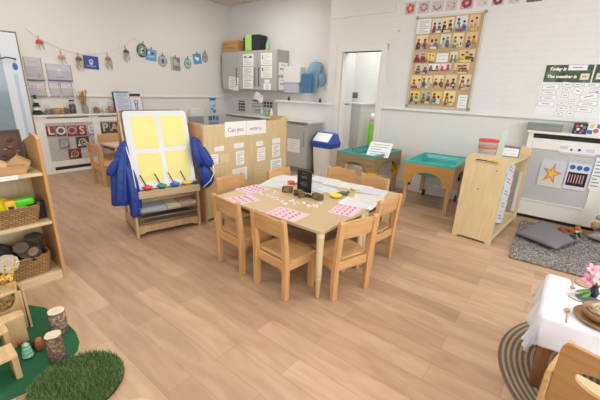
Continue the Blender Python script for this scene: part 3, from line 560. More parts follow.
lump('cloth', AP, t, [(.1, -.05, .30, .05, .04), (.11, -.07, .28, .11, .06), (.12, -.09, .22, .14, .08), (.1, -.1, .14, .15, .08), (.06, -.08, .06, .16, .07), (.05, -.06, -.05, .13, .05), (.05, -.06, -.2, .1, .05), (.04, -.05, -.27, .06, .03)], seed=4)
lump('side_fold', AP, t, [(.2, -.06, .12, .04, .04), (.25, -.07, .06, .06, .05), (.27, -.07, -.02, .06, .05), (.25, -.06, -.09, .045, .04), (.22, -.05, -.13, .03, .03)], seed=7)
lump('side_fold', AP, t, [(-.08, -.06, .12, .04, .03), (-.15, -.07, .08, .05, .04), (-.17, -.07, .0, .04, .03), (-.15, -.05, -.04, .03, .02)], seed=6)
MB().box(-.12, .12, -.2, -.17, -.26, .08).build('pocket', mat('#4A769C', .7, bump=.2), t, bevel=.012)
MB().tube([(0.1, 0, .27), (.1, -.05, .29), (.1, -.05, .33)], .008).build('hook', STEEL, t)
for px, lb in ((288.8, 'small dark hook standing on the boxed wall ledge near the cabinet'), (320, 'small dark clip on the boxed wall ledge near the door')):
    p = ony(px, 102.5, YB + .1); tag(MB().box(-.02, .02, -.015, .015, 0, .05).box(-.01, .01, -.008, .008, .05, .075).build('ledge_clip', mat('#4E4A44', .6), loc=(p.x, YB + .1, ZD + .01)), lb, 'clip')
# bin
t = thing('swing_bin', 'white swing bin with bright blue lid beside the worktop', 'bin', (-3.27, 4.82, 0))
t.scale = (1, 1, .96)
def rr(w, d, r=.04, n=4):
    pts = []
    for cx, cy, a0 in ((w - r, d - r, 0), (-w + r, d - r, PI / 2), (-w + r, -d + r, PI), (w - r, -d + r, 1.5 * PI)):
        for i in range(n + 1): a = a0 + PI / 2 * i / n; pts.append((cx + r * math.cos(a), cy + r * math.sin(a)))
    return pts
def rloft(mb, levels, mi=0, smooth=False, cap=True, n=4):
    vs = []; fs = []; m = 4 * (n + 1)
    for w, d, z, *o in levels: ox, oy = (o + [0, 0])[:2]; vs += [(x + ox, y + oy, z) for x, y in rr(w, d, min(w, d) * .25, n)]
    for i in range(len(levels) - 1):
        for j in range(m): fs.append((i * m + j, i * m + (j + 1) % m, (i + 1) * m + (j + 1) % m, (i + 1) * m + j))
    if cap: fs += [tuple(range(m))[::-1], tuple((len(levels) - 1) * m + j for j in range(m))]
    return mb.add(vs, fs, mi, smooth)
rloft(MB(), [(.145, .12, 0), (.185, .14, .56)]).build('body', mat('#E5E3DF', .4, var=.01), t)
rloft(MB(), [(.205, .16, .53), (.215, .17, .61), (.2, .155, .65), (.165, .085, .755, 0, .05), (.13, .05, .775, 0, .06)]).build('lid', mat('#2C4CA8', .35), t, bevel=.006)
MB().box(-.155, .155, -.004, .004, -.1, .095).build('flap', mat('#E9EEF4', .35), t, (0, -.097, .708), (-.85, 0, 0), bevel=.008)
# ================================================================= NOTICE BOARD
c, w, h = boxpx(ony, YB, 417, 18, 486, 11.3); 
BX0, BX1, BZ0, BZ1 = -2.015, -1.168, 1.252, 2.408; bc = Vector(((BX0 + BX1) / 2, YB, (BZ0 + BZ1) / 2)); bw = BX1 - BX0; bh = BZ1 - BZ0
t = thing('notice_board', 'cork notice board in a pale metal frame covered with photographs', 'notice board', bc)
MB().box(-bw / 2, bw / 2, -.012, 0, -bh / 2, bh / 2).build('cork', speck('#B39A74', '#C2AA84', '#B9A07A', 140, 'cork', .2), t)
f = MB(); 
for s_ in (-1, 1): f.box(s_ * bw / 2 - .012, s_ * bw / 2 + .012, -.022, 0, -bh / 2 - .012, bh / 2 + .012)
for s_ in (-1, 1): f.box(-bw / 2, bw / 2, -.021, 0, s_ * bh / 2 - .012, s_ * bh / 2 + .012)
f.build('frame', mat('#C6C1B6', .35, .3), t, bevel=.003)
for a in (-1, 1):
    for b_ in (-1, 1): MB().box(a * bw / 2 - .018, a * bw / 2 + .018, -.026, 0, b_ * bh / 2 - .018, b_ * bh / 2 + .018).build('corner_cap', mat('#8E8A80', .4), t, bevel=.003)
SK = ['#C99A7C', '#A9765A', '#D9B095', '#8A5C44']; CL = ['#7A2F3E', '#A83A44', '#2F3D66', '#3F6E9E', '#6E4E7E', '#3A4A3C', '#C9C2BA', '#8C3F5A', '#4E4A58', '#B8863E']
def photo(px, py, pw, ph, desc, bg='#C9B89C', accents=(), seed=0):
    q = random.Random(seed * 13 + 5); P = ony(px, py, YB - .012); k = (ony(px + 1, py, YB) - ony(px, py, YB)).x; kz = (ony(px, py, YB) - ony(px, py + 1, YB)).z
    w = pw * k * 1.07; h = ph * kz * 1.05; s = [('r', -1, -1, 1, q.uniform(-.5, -.1), sh_hex(bg, .8))]
    for i in range(2 + (pw > 13)):
        x = -.5 + i * (1 if pw <= 13 else .5) + q.uniform(-.15, .15); y = q.uniform(-.1, .35); col = accents[i] if i < len(accents) else q.choice(CL)
        s.append(('p', [(x - .38, -.9), (x + .38, -.85), (x + .3, y - .1), (x - .25, y)], col)); s.append(('e', x, y + .16, .22, .2 , q.choice(SK))); s.append(('e', x, y + .3, .23, .13, q.choice(['#3A2A22', '#5A3E2A', '#8A6238', '#2A2220'])))
        s.append(('r', x - .3 + q.uniform(-.1, .3), -.55, x + q.uniform(.1, .4), y - .35, q.choice(['#C9BFB0', '#8A8078', '#5E4A44', '#B08A6A'])))
    s.append(('r', q.uniform(-.8, 0), -.95, q.uniform(.2, .9), -.65, q.choice(['#D9CF9A', '#E4DED2', '#A83A44', '#9AA9B4', '#CDBB7C'])))
    card('pinned_photo', desc, 'photograph', P, RB, w, h, sh_hex(bg, 1.14), 'photographs on the cork board', shapes=s)
def pin_card(px, py, pw, ph, label, **kk):
    P = ony(px, py, YB - .012); k = (ony(px + 1, py, YB) - ony(px, py, YB)).x; kz = (ony(px, py, YB) - ony(px, py + 1, YB)).z
    card('pinned_card', label, 'card', P, RB, pw * k, ph * kz, '#ECEDEC', 'white cards on the cork board', **kk)
pin_card(424, 26.5, 13, 14.5, 'large white text sheet at the top left corner of the cork board', lines=7)
photo(437, 26, 9.5, 14, 'photograph just right of the text sheet, top row', '#C3BBB0', ('#8C3F4A', '#6A5A50'), 1)
photo(448, 25, 10.5, 14.5, 'photograph of a child in black, middle of the top row', '#CDBE98', ('#222226', '#2A2A2E'), 2)
photo(461.3, 23.7, 11, 15.5, 'photograph of children in blue aprons in the top row', '#BFC3C6', ('#3D78B4', '#3D78B4'), 3)
photo(474.3, 22.7, 9.5, 16, 'brownish photograph at the right end of the top row', '#C8A584', ('#B9A58C', '#C8B49C'), 4)
photo(421.7, 42.7, 10.5, 14, 'photograph with red strip at the left of the second row', '#CDB896', ('#3A3550', '#A8404A'), 5)
photo(434, 42, 9.5, 14, 'photograph of a child in pale clothes, second row second from left', '#B99C7C', ('#C9BCB4', '#8A5C6A'), 6)
photo(445.3, 41.3, 9.5, 13.5, 'pale green photograph in the centre of the second row', '#B9C2B2', ('#9FB3A6', '#5A4E6A'), 7)
photo(457.8, 40.7, 10, 14.5, 'olive and cream photograph fourth in the second row', '#C6BD96', ('#7C7C4E', '#D8D0B8'), 8)
photo(471.5, 40, 10.5, 15, 'photograph with navy clothes and orange, right end of second row', '#BFA57C', ('#2B2F58', '#C98F3E'), 9)
photo(420.3, 57.5, 13, 10, 'wide dark group photograph at the left of the third row', '#B29C88', ('#7A2F3E', '#8A4A58', '#6A3A44'), 10)
photo(431.3, 58, 6.8, 9.5, 'narrow yellow photograph in the third row', '#DDC163', ('#E0A93E', '#E8DCB0'), 11)
pin_card(442.2, 57.7, 11.5, 8.8, 'white heading card in the middle of the third row', lines=2, linecol='#6E86B4')
photo(453.7, 57.3, 7, 10.5, 'small photograph of a green plant right of the heading card', '#C4BEB0', ('#5C7A4A', '#6E8A5A'), 12)
photo(466.7, 56, 14.5, 12, 'wide photograph with bright yellow top, right end of third row', '#BFA988', ('#E6C928', '#E6C928', '#3A2F2A'), 13)
photo(421.5, 69, 12, 10, 'grey and violet photograph at the left of the fourth row', '#B9AE9A', ('#5A4A6A', '#4A5A8A'), 14)
photo(434, 67.7, 10, 7.5, 'white bordered dark photograph in the fourth row', '#D5D5CE', ('#4A4A44', '#5E5A4A'), 15)
photo(445.2, 67.5, 9.8, 7.5, 'pink photograph in the centre of the fourth row', '#DDB4C0', ('#B8506E', '#C06A84'), 16)
photo(461.5, 68.3, 14, 10.5, 'wide photograph at the right end of the fourth row', '#C3A98A', ('#B8B45A', '#7A3A44', '#7A3A44'), 17)
photo(416, 82, 9.3, 12.5, 'photograph at the left end of the fifth row', '#C8B878', ('#8C4A54', '#C9C2B4'), 18)
photo(427, 82, 9, 12, 'photograph second from left in the fifth row', '#CABE9A', ('#6E6A66', '#B9B2A0'), 19)
photo(438.2, 81.5, 9.5, 12, 'photograph in the centre of the fifth row', '#CDBE94', ('#7A3A4A', '#4E3A44'), 20)
photo(450.5, 82, 10.5, 14, 'photograph with red and blue clothes, fourth in the fifth row', '#C3B292', ('#A03E44', '#2F3D66'), 21)
photo(464.7, 82.5, 10.5, 15, 'photograph in maroon tones at the right end of the fifth row', '#CBB89A', ('#7A2F40', '#B9AFA0'), 22)
photo(414.2, 97.7, 9.3, 12.5, 'yellow edged photograph at the left end of the bottom row', '#C8B45E', ('#6E6A5A', '#5A5248'), 23)
photo(425.5, 97.2, 9.3, 12.5, 'grey green photograph second in the bottom row', '#9EA28E', ('#4E5A4E', '#8A7A84'), 24)
photo(436.3, 98, 9.8, 12.5, 'photograph with navy coat in the bottom row', '#C9B25E', ('#2B3560', '#E4E0D8'), 25)
photo(449, 98.7, 10.8, 14.5, 'photograph with red hats fourth in the bottom row', '#CDBB84', ('#B04838', '#DCD2B0'), 26)
pin_card(462.3, 101.5, 9, 13, 'tall white text card at the bottom right of the cork board', lines=4, linecol='#7F93C0')
# wreath bunting above
pts = []
for i, (px, py, w, h, bg, rc, lb) in enumerate(((410.5, 8.5, 9, 10.5, '#CDB9B6', '#B0584A', 'card with a red brown leaf wreath, first above the cork board'), (424, 7.3, 10, 10, '#CBBFC4', '#7C5A62', 'card with a thin hexagon twig wreath, second above the board'), (437.5, 6.3, 10.5, 9.5, '#CFC3C6', '#7A5E4E', 'card with a half circle of twigs above the board'), (451.5, 5.3, 10, 9.5, '#CFC4CB', '#9A7A52', 'card with a few dark and yellow leaves above the board'), (467, 3.0, 11.5, 10.5, '#C9ABB4', '#8C3844', 'card with a thick crimson wreath above the board'), (482.5, 1.8, 10.5, 8, '#D6D2D2', '#9A9490', 'pale card with faint marks right of the crimson wreath'), (498, .5, 11, 8.5, '#CDB9C0', '#6E3A48', 'card with a plum coloured wreath above the board corner'), (514.5, -1, 11, 8, '#CFC9CB', '#8A7A80', 'pale card at the top edge beyond the board'), (535, -3, 14, 8, '#6E5F64', '#4A3C40', 'dark card at the top edge of the back wall'))):
    P = ony(px, py, YB); k = (ony(px + 1, py, YB) - ony(px, py, YB)).x
    kz = (ony(px, py, YB) - ony(px, py + 1, YB)).z; ww = w * k * 1.1; hz = h * kz * 1.15
    q = random.Random(i); sh_ = [('d', .55 * math.cos(a * PI / 5), .55 * math.sin(a * PI / 5), .26 if i in (0, 4, 6) else .14, rc if a % 2 else sh_hex(rc, 1.35)) for a in range(10) if not (i == 2 and a in (1, 2, 3, 4)) and not (i == 3 and a in (2, 3, 4, 6, 7)) and not (i in (5, 7) and a % 3)]
    card('wreath_card', lb, 'card', P, RB, ww, hz, bg, 'wreath cards strung above the cork board', shapes=sh_); pts.append(P + Vector((0, -.006, hz / 2 - .012)))
pts = [pts[0] + Vector((-.12, 0, .01))] + pts + [pts[-1] + Vector((.2, 0, .03))]
tag(MB().tube([p - pts[0] for p in pts], .0025, 5).build('card_string', mat('#D9D6CC', .9), loc=pts[0]), 'thin white string carrying the wreath cards', 'string')
c, w, h = boxpx(ony, YB, 392.5, 93.5, 397.5, 100); tag(MB().box(-w / 2, w / 2, -.008, 0, -h / 2, h / 2).build('light_switch', mat('#DEDDD8', .4), loc=(c.x, YB, c.z), bevel=.003), 'white square switch plate between the doorway and the cork board', 'switch')
c = ony(399.2, 31, YB); tag(MB().lathe([(.006, 0), (.006, .03), (0, .031)], 10, M=Matrix.Rotation(PI / 2, 4, 'X')).build('wall_hook', mat('#7A6E60', .5), loc=c), 'single small hook in the brick left of the cork board', 'hook')
# ================================================================= WEATHER BOARD
a = ony(545.7, 64.5, YB); b_ = ony(533.5, 115, YB); x0 = -.43; x1 = .95; z0 = 1.235; z1 = 1.8
t = thing('weather_board', 'white laminated display sheet with a green banner reading Today is', 'display board', ((x0 + x1) / 2, YB - .001, (z0 + z1) / 2)); hw = (x1 - x0) / 2; hh2 = (z1 - z0) / 2
MB().box(-hw, hw, -.004, 0, -hh2, hh2).build('sheet', mat('#E6E7EA', .3, var=.01), t)
bx1 = ony(592, 75, YB).x - (x0 + x1) / 2; bz = ony(545, 82, YB).z - (z0 + z1) / 2
ban = MB().box(-hw + .012, bx1, -.008, -.004, bz, hh2 - .01).build('banner', speck('#4A443C', '#506650', '#6A7F66', 9, 'leafy_banner', 0), t)
MB().box(bx1 + .015, hw, -.008, -.004, bz, hh2 - .01).build('banner', speck('#3E3A34', '#4E5A48', '#5F7058', 9, 'dark_banner', 0), t)
L0 = -hw + .04
text('Today is', .045, PAPER, t, loc=(L0 + .085, -.01, hh2 - .055), bold=.0022, shear=.2); text('The weather is', .045, PAPER, t, loc=(L0 + .135, -.01, hh2 - .135), bold=.002, shear=.2)
text('The', .06, PAPER, t, loc=(bx1 + .09, -.01, hh2 - .055), bold=.002, shear=.2)
WB_ = Vector(((x0 + x1) / 2, YB, (z0 + z1) / 2))
def wcard(bx, label, tilt=0, col='#EEEFF1', edge='#8E929E', sub=True):
    c, w, h = boxpx(ony, YB - .008 if bx[1] < 83 else YB - .004, *bx)
    mb = MB(); mb.box(-w / 2, w / 2, -.002, 0, -h / 2, h / 2, 0); e = .003
    for A in ((-w / 2, w / 2, h / 2 - e, h / 2), (-w / 2, w / 2, -h / 2, -h / 2 + e), (-w / 2, -w / 2 + e, -h / 2, h / 2), (w / 2 - e, w / 2, -h / 2, h / 2)): mb.box(A[0], A[1], -.0027, -.002, A[2], A[3], 1)
    if sub: mb.box(-w * .25, w * .25, -.0027, -.002, -h * .08, h * .08, 1)
    tag(mb.build('word_card', [mat(col, .5), mat(edge, .7)], None, c, (0, tilt, RB)), label, 'card', 'loose word cards on the weather board')
wcard((568.3, 64.5, 588, 70.5), 'white word card in the Today is slot', col='#E9E9EC'); wcard((580, 73.3, 589.5, 80), 'cream picture card in the weather slot', col='#DDD9BE'); wcard((596, 73, 606, 79.5), 'cream card in the slot of the second banner', col='#D9D8C9')
WL = ['long tilted word card at the top left of the white display sheet', 'short word card second down at the left of the display sheet', 'word card third down at the left of the display sheet', 'lowest word card at the left of the display sheet', 'word card directly under the gap between Today and is', 'small word card under the end of the green banner', 'wide word card under the right part of the green banner', 'small tilted card second down beside the left column', 'strongly tilted card in the middle of the display sheet', 'small square card in the middle left of the display', 'large card tilted upwards at the right of the display', 'square card left of a tilted pair near the centre', 'small card right of the square centre card', 'small card in the lowest row but one, centre left', 'small card in the lowest row but one, centre', 'wide level card at the lower right of the display', 'wide card lowest at the right of the display sheet', 'small card at the bottom edge, left one of two', 'small card at the bottom edge, right one of two', 'card at the right edge of the photo beside the tilted large card']
for k, (bx, tl) in enumerate((((542.5, 84.5, 559, 89.5), -.12), ((541.5, 91, 556, 94.5), .02), ((540.5, 96, 556.5, 100), -.06), ((537.5, 101.5, 554.5, 106), .03), ((562, 82, 572, 87), .08), ((574, 82.5, 582, 86.5), 0), ((584, 83, 600, 87), .03), ((562.5, 88, 570, 92), -.1), ((573, 88, 582.5, 94), .35), ((561, 93, 568.5, 97.5), .06), ((580, 93.5, 598, 99.5), -.3), ((557.5, 101, 565.5, 105), 0), ((568, 99.5, 574.5, 103.5), -.1), ((557, 106, 565, 110.5), .05), ((567, 105, 574.5, 109), .05), ((577.5, 102, 597.5, 106), -.1), ((576, 107.5, 592, 112), .03), ((554, 112, 562.5, 116), .1), ((566.5, 111, 574, 116), -.05), ((590, 89, 602, 93), .1))):
    wcard(bx, WL[k], tl, col='#EEF0F4')
# ================================================================= RIGHT RADIATOR COVER
YF = 4.88; CX0 = -.42; CX1 = 1.8
u = thing('radiator_cover', 'long white radiator cover with diagonal grille under the weather board', 'radiator cover', (0, 0, 0))
gx0, gx1, gz0, gz1 = -.36, .27, .235, .86
m = MB(); m.box(CX0, gx0, YF, YF + .018, .045, .98); m.box(gx1, gx1 + .12, YF, YF + .018, .045, .98); m.box(gx0, gx1, YF, YF + .018, gz1, .98); m.box(gx0, gx1, YF, YF + .018, .045, gz0); m.box(gx1 + .12, CX1, YF, YF + .018, .045, .98); m.box(CX0, CX0 + .018, YF + .018, YB - .012, .0, .98)
m.build('front_panel', WHITE, u, bevel=.002)
lattice(gx0, gx1, gz0, gz1, u, YF + .012, 'x', .026).build('grille', mat('#D3D3D4', .5, var=.01), u)
MB().box(gx0 - .02, gx1 + .02, YF + .05, YF + .06, .1, .95).build('backing', mat('#98979A', .8), u)
MB().box(gx0, gx1, YF - .012, YF + .004, gz0 - .008, gz0 + .012).build('ledge', GLOSSW, u, bevel=.002)
MB().box(CX0 + .04, CX1, YF + .03, YF + .04, .0, .045).build('foot_gap_shade', BLACK, u)  # black strip paints the shade in the open gap below the cover
MB().box(CX0 - .02, CX1, YF - .02, YB - .012, 1.035, 1.062).build('top', WHITE, u, bevel=.003)
MB().box(CX0 + .04, CX1, YF + .02, YF + .03, .98, 1.035).build('vent_slot', BLACK, u)
MB().box(CX0, CX0 + .05, YF, YB - .02, .98, 1.035).build('end_block', WHITE, u)
def rc(bx, name, label, cat, col, **k):
    c, w, h = boxpx(ony, YF - .001, *bx); return card(name, label, cat, Vector((c.x, YF, c.z)), RB, w, h, col, **k)
def star(r1, r2, cx=0, cz=0, n=5): return [(cx + (r1 if i % 2 == 0 else r2) * math.sin(PI * i / n + .15), cz + (r1 if i % 2 == 0 else r2) * math.cos(PI * i / n + .15)) for i in range(2 * n)]
rc((539, 160, 564.5, 187), 'starfish_picture', 'picture of an orange starfish on pale sand on the grille', 'picture', '#C8CCD6', shapes=[('r', -1, -1, 1, -.3, '#D9D2C9'), ('p', star(.85, .3), '#C98A38'), ('p', star(.5, .18), '#E8C060')])
rc((565.5, 163.5, 589, 190), 'cutlery_picture', 'white sheet with three blue dots above a dark panel of pink stripes', 'picture', '#D6D9E2', shapes=[('d', -.6, .68, .26, '#2F62AE'), ('d', 0, .66, .26, '#2F62AE'), ('d', .6, .66, .26, '#2F62AE'), ('r', -.85, -.72, .85, .3, '#1F1A22')] + [('r', -.7 + .24 * i, -.5, -.62 + .24 * i, .15, '#D9A8B0') for i in range(6)])
rc((559.5, 145, 597, 155), 'drawing_strip', 'white strip of small line drawings along the top of the grille', 'picture', '#E4E6EA', shapes=[('r', -1, -.05, -.55, .5, '#C5CAD2'), ('d', -.35, -.1, .07, '#33363C'), ('d', .1, 0, .09, '#44484E'), ('r', .45, -.3, .9, .4, '#C9CDD4'), ('r', -.95, -.8, .95, -.7, '#A6ABB4')])
rc((592, 158, 603, 190), 'text_sheet', 'white text sheet at the right end of the grille', 'paper', '#E6E8EC', lines=8)
# on the top ledge
zt = 1.062
def led(px): p = ony(px, 132, YF + .07); return Vector((p.x, YF + .07, zt))
t = thing('book_box', 'low clear box with green lid holding dark papers on the radiator cover', 'box', led(543), -.03)
MB().box(-.16, .17, -.06, .06, 0, .006).box(-.16, .17, -.06, -.056, 0, .075).box(-.16, .17, .056, .06, 0, .075).box(-.16, -.156, -.06, .06, 0, .075).box(.166, .17, -.06, .06, 0, .075).build('box', mat('#A9A9A6', .2, alpha=.55), t)
MB().box(-.12, .1, -.04, .04, .008, .045).build('papers', mat('#4B433C', .7), t); MB().box(-.165, .175, -.065, .065, .075, .087).build('lid', mat('#7DA08C', .5), t, bevel=.003)
t = tag(MB().box(-.05, .05, -.03, .03, 0, .012).build('folded_paper', mat('#B9B6B0', .7), loc=led(563)), 'small grey folded paper right of the green lidded box', 'paper')
t = thing('patterned_box', 'small dark box with bright flower pattern on the radiator cover', 'box', led(579) + Vector((0, -.02, 0)), .05)
MB().box(-.06, .06, -.035, .035, 0, .115).build('body', mat('#3A3440', .5), t)
c2, ms = card_mb(.118, .112, '#3A3440', [('d', -.5, .5, .25, '#C8507A'), ('d', .1, .6, .2, '#E4C04A'), ('d', .6, .3, .25, '#4C9A8A'), ('d', -.3, -.1, .25, '#E9E4DC'), ('d', .4, -.3, .3, '#8A3F9A'), ('d', -.6, -.6, .2, '#4A86C8'), ('d', .2, -.7, .2, '#D8603C')]); c2.build('pattern', ms, t, (0, -.035, .0575))
t = thing('toy_box', 'white and blue picture box next to the dark flowery box', 'box', led(593) + Vector((0, -.01, 0)), .03)
MB().box(-.065, .075, -.03, .03, 0, .13).build('body', mat('#DDE3EE', .5), t)
c2, ms = card_mb(.135, .12, '#DDE3EE', [('r', -.9, -.9, -.2, -.2, '#3F6CB8'), ('r', .2, .2, .9, .9, '#4A7AC8'), ('d', .2, -.3, .35, '#D2574E'), ('d', -.4, .5, .3, '#E8B65A')]); c2.build('picture', ms, t, (.005, -.03, .063))
# ================================================================= CLEAR TIDY UNIT
TX0, TX1, TY0, TY1, TZ = -.79, -.42, 3.66, 4.68, .89
t = thing('storage_unit', 'birch end panelled storage unit with a slotted handle, facing the weather board', 'storage unit', ((TX0 + TX1) / 2, TY0, 0), -.085); hx = (TX1 - TX0) / 2; LY = TY1 - TY0
MT = Matrix.Translation(((TX0 + TX1) / 2, TY0, 0)) @ Matrix.Rotation(-.085, 4, 'Z')
def tl(x, y, z): return MT @ Vector((x, y, z))
def rear_panel(y, par):
    m = MB(); r = .07
    top = [(-hx - .005, .6), (hx + .005, .6)] + [(hx - r + .005 + r * math.cos(a * PI / 10), TZ - r + r * math.sin(a * PI / 10)) for a in range(0, 6)] + [(-hx - .005 + r - r * math.sin(a * PI / 10), TZ - r + r * math.cos(a * PI / 10)) for a in range(0, 6)]
    m.prism(top, 'y', 0, .018); m.box(-hx - .005, -hx + .035, .0002, .0178, .0, .601); m.box(hx - .03, hx + .005, .0002, .0178, .0, .601); m.box(-hx + .03, hx - .025, .0004, .0176, .02, .09)
    return m.build('end_panel', BIRCH('z'), par, (0, y, 0))
def end_panel(y, par, opening=False):
    # rounded top panel with a handle slot and foot arch
    outer = [(-hx - .005, 0), (-hx + .04, 0), (-hx + .06, .02), (hx - .06, .02), (hx - .04, 0), (hx + .005, 0)]
    r = .07; outer += [(hx - r + r * math.cos(a * PI / 10), TZ - r + r * math.sin(a * PI / 10)) for a in range(0, 6)] + [(-hx + r - r * math.sin(a * PI / 10), TZ - r + r * math.cos(a * PI / 10)) for a in range(0, 6)]
    slot = [(-.09 + .02 * math.cos(PI / 2 + a * PI / 6), TZ - .07 + .018 * math.sin(PI / 2 + a * PI / 6)) for a in range(7)] + [(.09 + .02 * math.cos(-PI / 2 + a * PI / 6), TZ - .07 + .018 * math.sin(-PI / 2 + a * PI / 6)) for a in range(7)]
    bm = bmesh.new(); vo = [bm.verts.new((x, y, z)) for x, z in outer]; vi = [bm.verts.new((x, y, z)) for x, z in slot]
    es = [bm.edges.new((vo[i], vo[(i + 1) % len(vo)])) for i in range(len(vo))] + [bm.edges.new((vi[i], vi[(i + 1) % len(vi)])) for i in range(len(vi))]
    bmesh.ops.triangle_fill(bm, use_beauty=True, use_dissolve=False, edges=es)
    g = bmesh.ops.extrude_face_region(bm, geom=list(bm.faces)); bmesh.ops.translate(bm, verts=[v for v in g['geom'] if isinstance(v, bmesh.types.BMVert)], vec=(0, .018, 0)); bmesh.ops.recalc_face_normals(bm, faces=bm.faces)
    me = bpy.data.meshes.new('end_panel'); bm.to_mesh(me); bm.free(); me.materials.append(BIRCH('z')); o = bpy.data.objects.new('end_panel', me); COL.objects.link(o); o.parent = par; o.location = (0, y, 0); return o
end_panel(0, t); rear_panel(LY - .018, t)
for z, nm in ((.035, 'bottom_shelf'), (TZ - .1, 'top_shelf')): MB().box(-hx, hx, 0 + .018, LY - .018, z, z + .016).build(nm, BIRCH('y'), t)
MB().box(-hx, -hx + .018, 0 + .018, LY - .018, .05, .075).build('back_rail', BIRCH('y'), t)
MB().box(-.026, -.02, 0 + .018, LY - .018, .051, TZ - .1).build('clear_divider', mat('#C5CBD6', .15, alpha=.35), t)
MB().box(hx - .018, hx, 0 + .018, LY - .018, .05, .075).build('front_rail', BIRCH('y'), t)
for x in (-.05, .0): pass
for px, py, l in ((459.5, 168, 0), (497, 171, 0), (478, 189, 0)):
    p = ony(px, py, TY0); MB().lathe([(.006, 0), (.006, .003), (0, .0035)], 10, M=Matrix.Rotation(PI / 2, 4, 'X')).build('screw', mat('#5A5148', .5), t, (p.x - (TX0 + TX1) / 2, 0, p.z))
# clear pockets of papers standing inside, a column of tilted sheets
for k in range(5):
    yb = .52; z = .70 - k * .135; s_ = thing('paper_pocket', ['topmost', 'second', 'third', 'fourth', 'lowest'][k] + ' of the tilted white papers seen through the open side of the birch unit', 'paper', tl(.12, yb + .02 * math.sin(k), z), (0, .0, RL - .085), 'white papers in the birch unit')
    MB().box(-.17, .17, -.003, 0, -.07, .06).build('sheet', mat('#E3E6EC', .4), s_, rot=(0, .3, 0)); MB().box(-.11, .1, -.0036, -.003, -.02, -.012).box(-.11, .05, -.0036, -.003, .01, .018).build('print', INK, s_, rot=(0, .3, 0))
for k, (y, col) in enumerate(((.2, '#6A83B4'), (.42, '#C9B04E'))):
    tag(MB().box(-.15, -.03, -.07, .07, 0, .3).build('magazine_file', mat(col if k == 0 else '#CFC59A', .5), loc=tl(0, y, .052), rot=-.085, bevel=.004), ['blue file box on the bottom shelf of the birch unit', 'cream file box behind the blue one on the bottom shelf'][k], 'file box')
# on top
zt2 = TZ - .083
def tub(loc):
    t = thing('clear_tub', 'clear plastic tub with a red lid and red rim on the birch unit', 'tub', loc)
    t.scale = (1.15, 1.15, 1.15)
    MB().lathe([(.07, 0), (.082, .13), (.084, .135)], 24).build('tub', mat('#E6DEDC', .15, alpha=.5), t); MB().lathe([(.0795, .072), (.082, .1)], 24).build('red_band', mat('#E08A80', .4, alpha=.8), t); MB().lathe([(.088, .135), (.088, .155), (0, .158)], 24).build('lid', mat('#DE4B3E', .35), t)
    MB().box(-.03, .02, -.08, -.078, .02, .03).build('label', mat('#8FA6C8', .5), t)
P = onz(481, 154, zt2); tub(Vector((-.70, 4.16, zt2)))
P = onz(500, 154, zt2); tag(MB().box(-.026, .026, -.006, .006, 0, .3).build('green_strip', mat('#C3DACC', .15, alpha=.6), loc=(-.56, 4.0, zt2), rot=(0, .06, .2)), 'upright translucent pale green plastic strip on the birch unit', 'plastic strip')
t = thing('sign_box', 'small blue grey box with a white label card on the birch unit', 'box', (-.5, 4.33, zt2), .12)
MB().box(-.085, .085, -.04, .04, 0, .11).build('body', mat('#6B7488', .5), t, bevel=.004); m2, ms = card_mb(.15, .085, '#E6E7EC', lines=2); m2.build('label_card', ms, t, (0, -.04, .05))
tag(MB().lathe([(.03, 0), (.004, .11), (0, .111)], 16).build('paper_cone', mat('#DDDEE0', .6), loc=(-.47, 4.46, zt2)), 'little pale cone behind the blue grey box on the birch unit', 'cone')
t = thing('yellow_pen', 'yellow and grey pen lying behind the handle slot of the birch unit', 'pen', tl(.01, .04, zt2 + .024), -.085); MB().tube([(-.11, 0, 0), (-.01, 0, 0)], .012, 8).build('grip', mat('#6E7070', .4), t); MB().tube([(-.01, 0, 0), (.12, 0, 0)], .014, 8).build('barrel', mat('#F0D548', .4), t)
